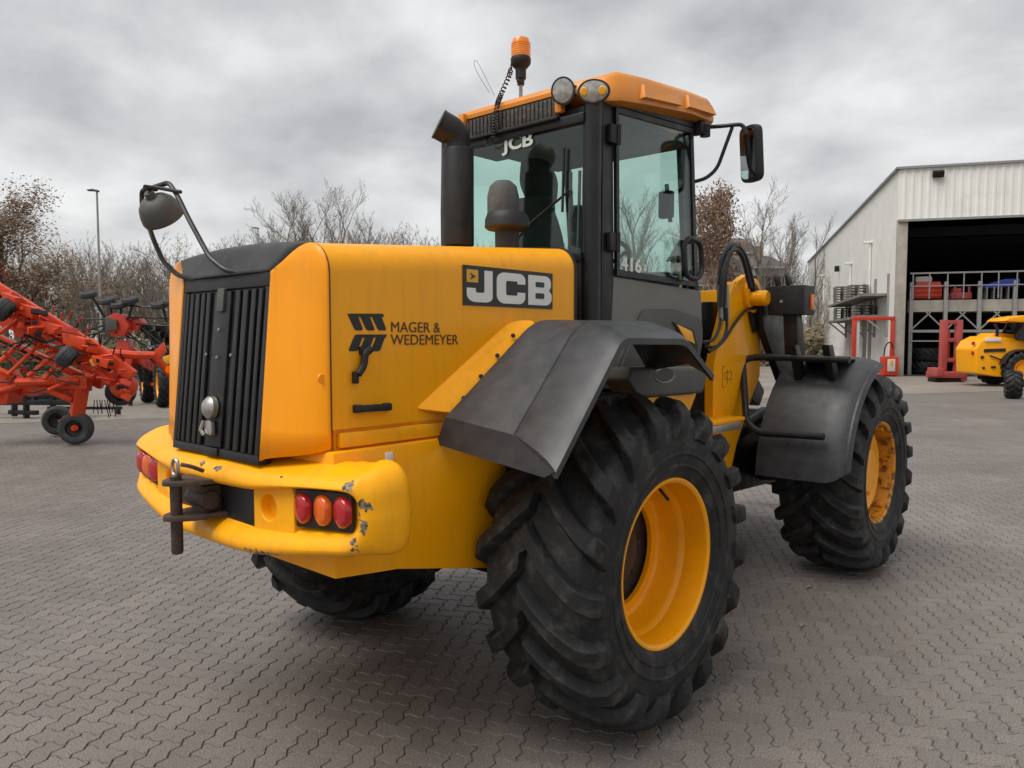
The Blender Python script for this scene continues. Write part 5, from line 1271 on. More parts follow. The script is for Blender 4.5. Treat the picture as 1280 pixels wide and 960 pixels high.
for k in range(3): mb = MB(); mb.box((0, -0.63, h_ * (0.22 + 0.25 * k)), (w_ * 0.96, 0.05, 0.08), None, 0.01); mb.build('rib', 'machine_red', t)
mb = MB(); mb.box((-w_ * 0.1, 0, h_ + 0.14), (w_ * 0.6, 0.6, 0.28), None, 0.08, 3); mb.build('sack', 'white_render', t)
t, w_, h_ = rack_item('blue_implement', 'long blue implement lying on the mezzanine deck', 'implement', 1230, 1276, 348, 372, 'blue_paint', 1.0)
mb = MB(); mb.prism([(-w_ / 2, -0.4, h_ * 0.55), (w_ / 2, -0.4, h_ * 0.62), (w_ / 2, -0.4, h_), (w_ * 0.1, -0.4, h_), (-w_ * 0.3, -0.4, h_ * 0.8)], (0, 0.8, 0), 0.03); mb.build('body', 'blue_paint', t)
for k in range(5): mb = MB(); mb.box((-w_ * 0.4 + w_ * 0.2 * k, -0.2, h_ * 0.3), (0.06, 0.4, h_ * 0.62)); mb.build('leg', 'zinc', t)
t, w_, h_ = rack_item('spare_frame', 'dark red spare part frame on the mezzanine deck beside the red hopper', 'spare part', 1190, 1216, 358, 372, 'faded_red', 0.8)
mb = MB(); mb.box((0, 0, h_ * 0.3), (w_, 0.6, h_ * 0.5), None, 0.03); mb.box((-w_ * 0.2, 0, h_ * 0.7), (w_ * 0.4, 0.5, h_ * 0.4), None, 0.03); mb.build('body', 'faded_red', t)
for k in (-1, 1): mb = MB(); mb.tube([(k * w_ * 0.35, -0.32, h_ * 0.3), (k * w_ * 0.35, -0.32, h_)], 0.05, 8); mb.build('upright', 'faded_red', t)
# tyres lying below the mezzanine
bigt = tyre_shape(0.80, 0.30, 0.42, 18, 0.05, 40)
bigt.materials.append(MATS['tyre_rubber'])
a = hp(1157, 465, RY + 1.2)
for k, nm in enumerate(('lower', 'upper')):
    o = link('stored_tyre', bigt, None)
    o.location = hall_o + dF * a.x + dS * (RY + 1.3) + Vector((0, 0, 0.33 + 0.62 * k)); o.rotation_euler = (pi / 2, 0, 0.4 * k)
    tag(o, '%s of two big lugged tyres stacked flat under the mezzanine' % nm, 'tyre', 'tyres stacked under the mezzanine')
# rack of pallets on the side wall
wr = thing('wall_shelf', 'bracketed outdoor shelf on the warehouse side wall', 'shelf', hall_o, HALL_ROT)
q0, q1 = hs_(1038, 400, -1.0), hs_(1082, 400, -1.0)
ym, yl = (q0.y + q1.y) / 2, abs(q0.y - q1.y)
zs1, zs2 = hs_(1060, 399, -1.0).z, hs_(1060, 376, -1.0).z
for z in (zs1, zs2):
    mb = MB(); mb.box((-0.6, ym, z), (1.2, yl, 0.12)); mb.build('shelf_board', 'grey_timber', wr)
for k in range(5):
    y = ym - yl / 2 + yl * k / 4
    mb = MB(); mb.beam((-0.05, y, zs1 - 0.9), (-1.1, y, zs1), 0.08, 0.08); mb.box((-0.06, y, zs1 + 0.5), (0.1, 0.1, 3.0)); mb.build('bracket', 'zinc', wr)
def pallet_at(y, z, n, rot):
    for k in range(n):
        t = thing('pallet', 'weathered wooden pallet stacked on the shelf at the warehouse side wall', 'pallet', hall_o + dF * (-0.62) + dS * y + Vector((0, 0, z + 0.15 * k)), HALL_ROT + rot + random.uniform(-0.03, 0.03), 'pallets on the wall shelf')
        for j in range(5): mb = MB(); mb.box((0, -0.55 + 0.275 * j, 0.13), (0.95, 0.13, 0.022)); mb.build('deck_board', 'grey_timber', t)
        for j in (-0.42, 0, 0.42): mb = MB(); mb.box((j, 0, 0.06), (0.1, 1.2, 0.1)); mb.build('stringer', 'grey_timber', t)
for (f, z, n) in ((-0.25, zs1, 4), (0.30, zs1, 5), (-0.1, zs2, 5), (0.32, zs2, 7)): pallet_at(ym + f * yl, z + 0.06, n, 0)

# ---------------------------------------------------------------- red portal frame in front of the side wall
def local_frame(px, py, rot=0.0):
    o = at_z(px, py); return o, YAW - pi / 2 + rot      # local x = picture right, y = away
o, rz = local_frame(1090, 470)
S_ = 950 / ground_depth(470)
t = thing('red_portal_frame', 'red tubular steel portal frame with attached machine box beside the warehouse corner', 'steel frame', o, rz)
def lx(px): return (px - 1090) / S_
def lz(py, g=470): return (g - py) / S_
for x in (1066, 1114): mb = MB(); mb.box((lx(x), 0, lz(396) / 2), (0.15, 0.14, lz(396)), None, 0.02); mb.build('post', 'machine_red', t)
mb = MB(); mb.box((lx(1090), 0, lz(398)), (1.9, 0.15, 0.17), None, 0.02); mb.build('crossbar', 'machine_red', t)
mb = MB(); mb.box((lx(1071), 0.02, lz(396) / 2), (0.14, 0.05, lz(400)), None, 0.01); mb.build('mast_channel', 'white_render', t)
mb = MB(); mb.box((lx(1107), -0.3, lz(457)), (0.62, 0.5, 0.85), None, 0.04); mb.build('machine_box', 'machine_red', t)
mb = MB(); mb.box((lx(1106), -0.57, lz(456)), (0.34, 0.03, 0.55), None, 0.01); mb.build('label_plate', 'white_render', t)
mb = MB(); mb.box((lx(1106), -0.59, lz(453)), (0.12, 0.02, 0.22)); mb.build('label_print', 'decal_yellow', t)
mb = MB(); mb.tube(spline([(lx(1100), -0.3, lz(445)), (lx(1102), -0.3, lz(432)), (lx(1108), -0.3, lz(428)), (lx(1113), -0.2, lz(436))], 6), 0.03, 6); mb.build('hose', 'hose_rubber', t)
mb = MB(); mb.box((lx(1088), -0.1, 0.06), (2.0, 0.6, 0.1), None, 0.01); mb.build('base_rail', 'orange_red', t)

# ---------------------------------------------------------------- red mast attachment
o, rz = local_frame(1180, 477)
S_ = 950 / ground_depth(477)
t = thing('red_mast_attachment', 'weathered red lifting mast attachment standing on the yard beside the yellow telehandler', 'attachment', o, rz)
def lx(px): return (px - 1180) / S_
def lz(py): return (477 - py) / S_
for x in (1177.5, 1196): mb = MB(); mb.box((lx(x), 0, lz(400) / 2 + 0.1), (0.22, 0.24, lz(400) - 0.2), None, 0.02); mb.build('mast_post', 'faded_red', t)
for y in (403, 425, 450): mb = MB(); mb.box((lx(1187), 0.02, lz(y)), (0.5, 0.16, 0.16), None, 0.02); mb.build('mast_tie', 'faded_red', t)
mb = MB(); mb.box((lx(1184), 0.08, lz(432)), (0.16, 0.10, 1.3), None, 0.02); mb.build('ram', 'machine_red', t)
mb = MB(); mb.box((lx(1180), -0.1, 0.28), (1.2, 0.7, 0.24), None, 0.03); mb.build('base_box', 'faded_red', t)
mb = MB(); mb.box((lx(1162), -0.4, 0.40), (0.30, 0.7, 0.34), None, 0.04); mb.build('side_box', 'faded_red', t)
mb = MB(); mb.box((lx(1180), -0.1, 0.08), (1.1, 0.6, 0.15), None, 0.02); mb.build('skid', 'black_metal', t)
for k in (-1, 1): mb = MB(); mb.box((lx(1196) + 0.05, k * 0.25 - 0.1, 0.3), (0.25, 0.12, 0.5), None, 0.02); mb.build('fork_heel', 'faded_red', t)

# ---------------------------------------------------------------- telehandler at the right edge
o, rz = local_frame(1205, 482)
S_ = 950 / ground_depth(482)
th_ = thing('yellow_telehandler', 'yellow telehandler parked outside the warehouse doorway, its rear end in view', 'telehandler', o, rz)
def lx(px): return (px - 1204) / S_
def lz(py): return (482 - py) / S_
def tele(name, mb_, mat, parent=th_): return mb_.build(name, mat, parent)
mb = MB(); mb.prism([(lx(x), -0.62, lz(y)) for x, y in ((1204, 436), (1210, 426), (1222, 420), (1252, 423), (1290, 431), (1345, 433), (1345, 468), (1282, 470), (1232, 470), (1206, 466))], (0, 1.25, 0), 0.06, 3); tele('body', mb, 'yellow_paint')
mb = MB(); mb.prism([(lx(x), -0.65, lz(y)) for x, y in ((1214, 436), (1240, 435), (1240, 439), (1214, 440))], (0, 0.05, 0)); tele('side_vent', mb, 'black_plastic')
mb = MB(); mb.prism([(lx(x), -0.25, lz(y)) for x, y in ((1226, 424), (1236, 416), (1400, 430), (1400, 444), (1236, 434))], (0, 0.9, 0), 0.03); tele('boom', mb, 'yellow_paint')
mb = MB(); cabp = [(1246, 424), (1258, 401), (1300, 401), (1312, 430)]
for a, b in zip(cabp, cabp[1:] + cabp[:1]):
    for y in (-0.9, 0.0): mb.beam((lx(a[0]), y, lz(a[1])), (lx(b[0]), y, lz(b[1])), 0.07, 0.07, 0.01)
tele('cab_frame', mb, 'black_metal')
mb = MB(); mb.prism([(lx(x), -0.88, lz(y)) for x, y in cabp], (0, 0.02, 0)); tele('cab_glass', mb, 'window_pane')
mb = MB(); mb.prism([(lx(x), 0.0, lz(y)) for x, y in cabp], (0, 0.02, 0)); tele('cab_glass', mb, 'window_pane')
mb = MB(); mb.prism([(lx(x), -1.0, lz(y)) for x, y in ((1230, 402), (1236, 398), (1258, 395), (1310, 394), (1314, 401), (1256, 404))], (0, 1.1, 0), 0.03); tele('cab_roof', mb, 'yellow_paint')
mb = MB(); mb.prism([(lx(x), -0.6, lz(y)) for x, y in ((1258, 424), (1262, 408), (1270, 408), (1276, 424))], (0, 0.5, 0), 0.04); tele('seat', mb, 'seat_fabric')
wt = tyre_shape(0.63, 0.24, 0.34, 16, 0.04, 40); wt.materials.append(MATS['tyre_rubber'])
mb = MB(); mb.lathe([(-0.20, 0.345), (-0.18, 0.33), (-0.06, 0.30), (-0.04, 0.18), (-0.10, 0.16), (-0.10, 0.0)], n=28, caps=False); trim_me = mb.mesh('rim')
for x, y in ((1256, -0.75), (1256, 0.75), (1350, -0.75), (1350, 0.75)):
    w_ = link('tyre', wt, None, th_, loc=(lx(x), y, 0.625), rot=(0, 0.3, 0)); link('rim', trim_me, 'rim_paint', w_, rot=(0, 0, 0 if y < 0 else pi))
for y in (-0.78, 0.78):
    mb = MB(); secs = []
    for k in range(9):
        a = radians(165 - 130 * k / 8); secs.append([Vector((lx(1256) + cos(a) * r_, y + dy, 0.63 + sin(a) * r_)) for r_, dy in ((0.70, -0.16), (0.70, 0.24), (0.68, 0.24), (0.68, -0.16))])
    mb.loft(secs, closed=True, caps=True); tele('mudguard', mb, 'black_plastic')

for (x, y, w_, h_) in ((1212, 446, 0.10, 0.10), (1226, 458, 0.16, 0.08), (1214, 459, 0.08, 0.08)):
    mb = MB(); mb.box((lx(x), -0.64, lz(y)), (w_, 0.04, h_), None, 0.01); tele('access_cap', mb, 'black_plastic')
for y in (429, 441): mb = MB(); mb.box((lx(1205) - 0.02, -0.45, lz(y)), (0.05, 0.14, 0.12), None, 0.01); tele('rear_lamp', mb, 'red_lens')
mb = MB(); mb.tube([(lx(1232), -0.5, lz(424)), (lx(1232), -0.5, lz(410)), (lx(1229), -0.5, lz(406))], 0.05, 10); tele('exhaust_pipe', mb, 'black_metal')
mb = MB(); mb.box((lx(1229), -0.66, lz(447)), (0.50, 0.03, 0.05), Matrix.Rotation(0.35, 3, 'Y'), 0.01); tele('grab_rail', mb, 'black_metal')
mb = MB(); mb.box((lx(1224), -0.655, lz(424.5)), (0.55, 0.03, 0.12), None, 0.005); tele('side_label', mb, 'decal_white')
# scraps on the paving
for px_s, py_s, rot_s, nm_s in ((1012, 735, 0.3, 'curled pale leaf lying on the paving near the front wheel'), (1003, 783, 0.9, 'long pale scrap lying on the paving between the two right wheels')):
    q = at_z(px_s, py_s); mb = MB(); secs_ = []
    for k in range(6):
        f = k / 5; wv = 0.011 * sin(pi * (0.12 + 0.8 * f)); x = -0.025 + 0.05 * f; z = 0.004 + 0.012 * sin(pi * f)
        secs_.append([Vector((x, -wv, z + 0.004)), Vector((x, 0, z)), Vector((x, wv, z + 0.004)), Vector((x, 0, z - 0.0015))])
    mb.loft(secs_, closed=True, caps=True); o_s = mb.build('fallen_leaf', 'timber', None); o_s.location = q; o_s.rotation_euler = (0, 0, YAW - pi / 2 + rot_s)
    tag(o_s, nm_s, 'leaf')
# loose tyre standing on the yard
ut = tyre_shape(0.40, 0.20, 0.19, 14, 0.035, 40); ut.materials.append(MATS['tyre_rubber'])
o_, rz = local_frame(1266, 498)
lt = link('loose_tyre', ut, None, loc=o_ + Vector((0, 0, 0.40)), rot=(0, 0.2, rz + radians(62)))
tag(lt, 'loose lugged tyre standing upright on the yard in front of the telehandler', 'tyre')

# ---------------------------------------------------------------- orange-red folded hay tedder on the left
TD = ground_depth(556)
def tm(px, py, d=0.0): return at_d(px, py, TD + d)
ted_o = at_z(95, 556)
ted = thing('hay_tedder', 'orange-red folded hay machine with small rubber wheels and slanting boom', 'hay machine', ted_o, 0)
def tl(px, py, d=0.0): return tm(px, py, d) - ted_o
def tbeam(name, a, b, w, h, mat='orange_red', d0=0.0, d1=None, bev=0.01, parent=None):
    d1 = d0 if d1 is None else d1
    mb = MB(); mb.beam(tl(a[0], a[1], d0), tl(b[0], b[1], d1), w, h, bev); return mb.build(name, mat, parent or ted)
def ttube(name, pts, r_, mat='orange_red', n=8):
    mb = MB(); mb.tube([tl(*p) for p in pts], r_, n); return mb.build(name, mat, ted)
def tplate(name, pts, d0, th, mat='orange_red', parent=None):
    mb = MB(); mb.prism([tl(x, y, d0) for x, y in pts], _v * th, 0.008); return mb.build(name, mat, parent or ted)
# slanting main boom: two rails, cover plates between
boom = tplate('boom_plate', [(-60, 330), (5, 363), (60, 402), (110, 436), (150, 462), (163, 476), (150, 492), (118, 474), (70, 440), (20, 415), (-60, 385)], 0.15, 0.12)
tbeam('boom_rail', (-60, 322), (118, 432), 0.11, 0.11, d0=-0.05)
tbeam('boom_rail', (110, 428), (166, 470), 0.13, 0.18, d0=-0.08)
tbeam('boom_rail', (-60, 396), (128, 482), 0.12, 0.12, d0=0.35)
tbeam('boom_rail', (20, 392), (140, 478), 0.10, 0.10, d0=-0.18)
for (a, b) in (((18, 372), (30, 420)), ((45, 392), (52, 436)), ((72, 408), (84, 448)), ((100, 426), (112, 462)), ((130, 446), (138, 478))): tbeam('boom_bracket', a, b, 0.10, 0.22, d0=-0.10)
for i, (x, y, w_, h_) in enumerate(((30, 385, 26, 15), (62, 408, 24, 14), (92, 424, 30, 16), (125, 450, 22, 12), (10, 372, 18, 14))):
    tplate('gear_cover', [(x - w_ / 2, y - h_ / 2), (x + w_ / 2, y - h_ / 2 + h_ * 0.5), (x + w_ / 2 - 3, y + h_ * 0.9), (x - w_ / 2 + 2, y + h_ * 0.35)], -0.30 - 0.03 * i, 0.16)
# pivots, bolts and rams break up the boom
rr = random.Random(5)
for k in range(26):
    f = rr.random(); x = -10 + 170 * f; y = 365 + 108 * f + rr.uniform(-12, 22)
    mb = MB(); c_ = tl(x, y, -0.3 - rr.random() * 0.12); mb.lathe([(-0.05, 0.02), (0.05, 0.02)] if k % 3 else [(-0.04, 0.03), (0.04, 0.03)], c_, 'X' if k % 2 else 'Y', 8); mb.build('pivot_bolt', ('black_metal', 'orange_red', 'machine_red')[k % 3], ted)
for (a, b, r_, m_) in (((0, 452), (44, 412), 0.035, 'orange_red'), ((10, 468), (60, 420), 0.03, 'orange_red'), ((35, 470), (92, 425), 0.035, 'orange_red'), ((-20, 430), (30, 395), 0.03, 'orange_red'), ((55, 474), (78, 448), 0.035, 'orange_red'), ((5, 440), (40, 470), 0.03, 'machine_red'), ((-20, 455), (90, 500), 0.05, 'orange_red'), ((20, 478), (100, 476), 0.06, 'orange_red'), ((-40, 500), (40, 478), 0.05, 'orange_red'), ((60, 488), (98, 470), 0.03, 'orange_red'), ((60, 430), (110, 445), 0.025, 'zinc'), ((30, 418), (84, 440), 0.02, 'black_metal'), ((-30, 412), (52, 450), 0.025, 'black_metal')):
    ttube('strut', [(a[0], a[1], -0.35), (b[0], b[1], -0.1)], r_, m_)
tbeam('lower_beam', (-60, 492), (112, 482), 0.14, 0.18, d0=0.15)
tbeam('lower_beam', (40, 478), (112, 478), 0.16, 0.20, d0=-0.05)
tplate('gearbox', [(-40, 470), (4, 464), (12, 484), (8, 505), (-40, 508)], -0.2, 0.4)
tplate('gearbox', [(28, 472), (58, 470), (62, 490), (34, 496)], 0.0, 0.3)
tplate('leg_gusset', [(84, 484), (108, 480), (104, 500), (95, 512), (88, 500)], -0.05, 0.10)
tbeam('axle_leg', (103, 478), (96, 520), 0.14, 0.20, d0=-0.02)
tplate('yellow_sticker', [(111, 450), (119, 445), (124, 455), (115, 458)], -0.34, 0.02, 'decal_yellow')
for k in range(44):
    f = rr.random(); x = -20 + 185 * f; y = 352 + 118 * f + rr.uniform(-8, 34)
    Rm = Matrix.Rotation(rr.uniform(-0.6, 0.6), 3, 'Z') @ Matrix.Rotation(rr.uniform(-0.7, 0.7), 3, 'X') @ Matrix.Rotation(rr.uniform(-0.7, 0.7), 3, 'Y')
    mb = MB(); mb.box(tl(x, y, -0.22 - rr.random() * 0.2), (rr.uniform(0.05, 0.26), rr.uniform(0.02, 0.05), rr.uniform(0.02, 0.12)), Rm, 0.006); mb.build('linkage_bracket', ('orange_red', 'machine_red', 'orange_red', 'black_metal', 'machine_red')[k % 5], ted)
for k in range(16):
    x = rr.uniform(-10, 100); y = rr.uniform(430, 492)
    ttube('hydraulic_hose', [(x, y, -0.3), (x + rr.uniform(5, 15), y - rr.uniform(-6, 14), -0.36), (x + rr.uniform(18, 34), y + rr.uniform(-10, 8), -0.3)], 0.013, 'hose_rubber', 6)
# drawbar
ttube('drawbar', [(132, 441, 0.0), (170, 444, 0.1), (192, 444, 0.2), (203, 456, 0.3), (215, 470, 0.4)], 0.065)
tplate('drawbar_fin', [(186, 446), (203, 428), (207, 440), (196, 452)], 0.2, 0.06)
# wheels: running pair, folded rotor wheels
def small_wheel(px, py, d, rpx, wid, axis, mat_r='machine_red'):
    R0 = rpx / 950 * (TD + d); mb = MB()
    pr_ = [(-wid * 0.5, R0 * 0.50), (-wid * 0.56, R0 * 0.62), (-wid * 0.54, R0 * 0.82), (-wid * 0.42, R0 * 0.94), (-wid * 0.22, R0 * 0.99), (-wid * 0.2, R0 * 0.965), (-wid * 0.05, R0 * 0.975), (-wid * 0.03, R0), (wid * 0.03, R0), (wid * 0.05, R0 * 0.975), (wid * 0.2, R0 * 0.965), (wid * 0.22, R0 * 0.99), (wid * 0.42, R0 * 0.94), (wid * 0.54, R0 * 0.82), (wid * 0.56, R0 * 0.62), (wid * 0.5, R0 * 0.5)]
    A_ = Vector(axis).normalized().to_track_quat('Z', 'Y').to_matrix()
    mb.lathe(pr_, tl(px, py, d), 'Z', 32, M=A_, caps=False); ty = mb.build('tyre', 'small_tyre', ted, 30)
    mb = MB(); mb.lathe([(-wid * 0.46, R0 * 0.52), (-wid * 0.30, R0 * 0.46), (-wid * 0.22, R0 * 0.2), (-wid * 0.42, R0 * 0.16), (-wid * 0.42, 0)], tl(px, py, d), 'Z', 24, M=A_, caps=False); mb.lathe([(wid * 0.46, R0 * 0.52), (wid * 0.30, R0 * 0.46), (wid * 0.22, R0 * 0.2), (wid * 0.42, 0)], tl(px, py, d), 'Z', 24, M=A_, caps=False); mb.build('rim', mat_r, ty)
ax0 = (_v * 0.97 + RIGHT * -0.22)
small_wheel(95, 535, 0.0, 20.5, 0.20, ax0, 'black_metal'); small_wheel(73, 525.5, 1.1, 18.5, 0.20, ax0, 'black_metal')
mb = MB(); mb.lathe([(-0.115, 0.0), (-0.115, 0.03), (-0.085, 0.055), (-0.05, 0.06)], tl(95, 535, 0.0), 'Z', 16, M=ax0.normalized().to_track_quat('Z', 'Y').to_matrix(), caps=False); mb.build('wheel_hub', 'machine_red', ted)
ttube('axle', [(95, 535, -0.1), (73, 525.5, 1.15)], 0.035, 'machine_red')
small_wheel(83, 446, -0.45, 14, 0.19, RIGHT * 0.75 + Vector((0, 0, -0.62)) + _v * 0.25, 'black_metal')
small_wheel(4, 387, -0.45, 15, 0.19, RIGHT * 0.75 + Vector((0, 0, -0.62)) + _v * 0.25, 'black_metal')
small_wheel(151, 490, 0.3, 18, 0.16, _v * 0.8 + Vector((0, 0, 0.45)) - RIGHT * 0.35, 'black_metal')
mb = MB(); c_ = tl(154, 482, 0.05); A_ = (-_v * 0.9 + Vector((0, 0, 0.25)) + RIGHT * 0.2).normalized().to_track_quat('Z', 'Y').to_matrix(); mb.lathe([(-0.1, 0.20), (0.0, 0.205), (0.06, 0.17), (0.10, 0.08), (0.11, 0.0)], c_, 'Z', 24, M=A_, caps=False); mb.build('rotor_cover', 'orange_red', ted)
tbeam('rotor_leg', (142, 472), (150, 482), 0.10, 0.12, d0=0.0); tbeam('rotor_leg', (152, 445), (148, 480), 0.07, 0.10, d0=0.1)
for k in range(16):
    a = 2 * pi * k / 16; c_ = (20 + 8 * cos(a * 3), 368)
    x0_, y0_ = rr.uniform(-5, 165), 0
    y0_ = 345 + 0.66 * max(0, x0_) + rr.uniform(-2, 6)
    ttube('tine', [(x0_, y0_, -0.1), (x0_ + rr.uniform(-6, 8), y0_ - rr.uniform(8, 16), -0.2)], 0.012, ('black_metal', 'machine_red')[k % 2], 5)
for k in range(10):
    x0_ = 118 + k * 3.2; ttube('tine', [(x0_, 500, 0.1), (x0_ + rr.uniform(-4, 6), 518 + rr.uniform(-4, 6), 0.0)], 0.008, 'black_metal', 5)
# ---------------------------------------------------------------- black implement frame behind it
BD = ground_depth(523)
bi_o = at_z(60, 523)
bi = thing('black_toolbar', 'black steel toolbar frame on blocks behind the orange-red hay machine', 'implement', bi_o, 0)
def bl(px, py, d=0.0): return at_d(px, py, BD + d) - bi_o
def bbeam(name, a, b, w_, h_, d=0.0, mat='black_metal'): mb = MB(); mb.beam(bl(*a, d), bl(*b, d), w_, h_, 0.008); return mb.build(name, mat, bi)
for y, d in ((493, 0), (497, 0.8), (503, 0.0)): bbeam('toolbar', (-40, y), (105, y), 0.12, 0.11, d)
for x in (18, 33, 66): bbeam('stand', (x, 490), (x, 523 if x != 18 else 520), 0.12, 0.10)
bbeam('foot_bar', (12, 515), (47, 516), 0.12, 0.09)
for x in (8, 44, 84, 100): bbeam('tine_clamp', (x, 488), (x, 506), 0.10, 0.08, 0.3)
bbeam('lower_rail', (60, 510), (152, 510), 0.08, 0.06, 0.5)
for x in (90, 148): bbeam('stand', (x, 508), (x, 518), 0.08, 0.08, 0.5)
# ---------------------------------------------------------------- rotary rake folded upright, further back
KD = ground_depth(507)
rk_o = at_z(155, 507)
rk = thing('rotary_rake', 'dark red rotary rake folded up with black transport wheels raised on thin arms', 'hay rake', rk_o, 0)
def kl(px, py, d=0.0): return at_d(px, py, KD + d) - rk_o
def kt(name, pts, r_, mat='machine_red'): mb = MB(); mb.tube([kl(*p) for p in pts], r_, 7); return mb.build(name, mat, rk)
def kp(name, pts, d, th, mat='machine_red'): mb = MB(); mb.prism([kl(x, y, d) for x, y in pts], _v * th, 0.01); return mb.build(name, mat, rk)
kp('gearbox', [(133, 396), (142, 391), (153, 393), (161, 408), (155, 420), (140, 421), (132, 410)], 0.0, 0.35)
kp('gearbox', [(160, 400), (172, 396), (178, 404), (172, 414), (162, 412)], 0.2, 0.3)
kp('hub_plate', [(131, 396), (145, 400), (146, 412), (132, 414)], -0.1, 0.08, 'dark_grey_panel')
kp('centre_frame', [(146, 425), (158, 425), (166, 448), (160, 470), (148, 470), (144, 446)], 0.1, 0.3)
kp('centre_frame', [(160, 430), (200, 462), (200, 470), (156, 445)], 0.3, 0.15)
for (x, y, bx_, by_) in ((110, 368, 131, 397), (133, 376, 140, 398), (148, 381, 150, 398), (163, 375, 160, 400), (199, 381, 208, 402), (214, 377, 216, 402)):
    kt('wheel_arm', [(bx_, by_, 0.1), ((x + bx_) / 2 + 2, (y + by_) / 2, 0.1), (x + 4, y + 1, 0.1)], 0.035, 'black_metal')
    mb = MB(); A_ = (Vector((0, 0, 1)) * 0.93 - _v * 0.35).normalized().to_track_quat('Z', 'Y').to_matrix(); mb.lathe([(-0.05, 0.10), (-0.08, 0.14), (-0.06, 0.19), (0, 0.21), (0.06, 0.19), (0.08, 0.14), (0.05, 0.10), (0.02, 0.02), (0.02, 0.0)], kl(x, y, 0.1), 'Z', 24, M=A_, caps=False); mb.build('wheel', 'small_tyre', rk)
for (a, b) in (((98, 399), (134, 399)), ((134, 380), (200, 385)), ((150, 397), (215, 397)), ((100, 416), (135, 405)), ((100, 422), (138, 412)), ((155, 412), (190, 440)), ((158, 420), (205, 440)), ((170, 405), (214, 408)), ((178, 410), (214, 440)), ((120, 440), (146, 415)), ((110, 425), (140, 404)), ((165, 448), (205, 430)), ((180, 412), (206, 450))):
    kt('tine_arm', [(a[0], a[1], 0.2), (b[0], b[1], 0.0)], 0.022, 'black_metal')
for k in range(22):
    x = rr.uniform(160, 214); y = rr.uniform(405, 445); kt('tine', [(x, y, 0.2), (x + rr.uniform(-8, 8), y + rr.uniform(10, 24), 0.1)], 0.010, 'black_metal')
for k in range(6): kp('tine_bundle', [(176 + 6 * k, 408 + (k % 3) * 7), (188 + 6 * k, 404 + (k % 3) * 8), (190 + 6 * k, 412 + (k % 3) * 9), (176 + 6 * k, 416 + (k % 3) * 8)], 0.3 + 0.1 * k, 0.1, 'black_metal')
for x in (150, 166): kt('support_leg', [(x, 465, 0.1), (x - 3, 507, 0.0)], 0.05, 'black_metal')
kp('rear_cover', [(160, 440), (214, 436), (214, 475), (176, 478)], 0.7, 0.1, 'black_metal')
# ---------------------------------------------------------------- tractor-type wheels with yellow rim behind the rake
WD = ground_depth(509)
wo = at_z(205, 509)
sp = thing('yellow_trailed_sprayer', 'yellow and red farm machine with tall narrow black wheel behind the loader', 'farm machine', wo, 0)
def wl(px, py, d=0.0): return at_d(px, py, WD + d) - wo
sw = tyre_shape(0.56, 0.14, 0.33, 18, 0.03, 40); sw.materials.append(MATS['tyre_rubber'])
mb = MB(); mb.lathe([(-0.11, 0.335), (-0.09, 0.31), (-0.02, 0.29), (-0.02, 0.12), (-0.06, 0.10), (-0.06, 0)], n=28, caps=False); srim = mb.mesh('rim')
rzz = YAW - pi / 2 + radians(-58)
for (px, py, d) in ((203, 482.5, 0.0), (184, 479, 1.4)):
    q = wl(px, py, d); w_ = link('tyre', sw, None, sp, loc=(q.x, q.y, 0.565), rot=(0, 0, rzz)); link('rim', srim, 'rim_paint', w_)
mb = MB(); mb.beam(wl(203, 482, 0) * 1.0 + Vector((0, 0, 0.0)), wl(184, 479, 1.4), 0.08, 0.08); mb.build('axle', 'machine_red', sp)
mb = MB(); mb.prism([wl(x, y, 0.1) for x, y in ((198, 452), (215, 446), (240, 448), (240, 480), (210, 476))], _v * 1.2, 0.04); mb.build('body', 'machine_red', sp)
mb = MB(); mb.prism([wl(x, y, -0.1) for x, y in ((202, 446), (216, 442), (216, 455), (206, 456))], _v * 0.4, 0.04); mb.build('tank', 'decal_yellow', sp)
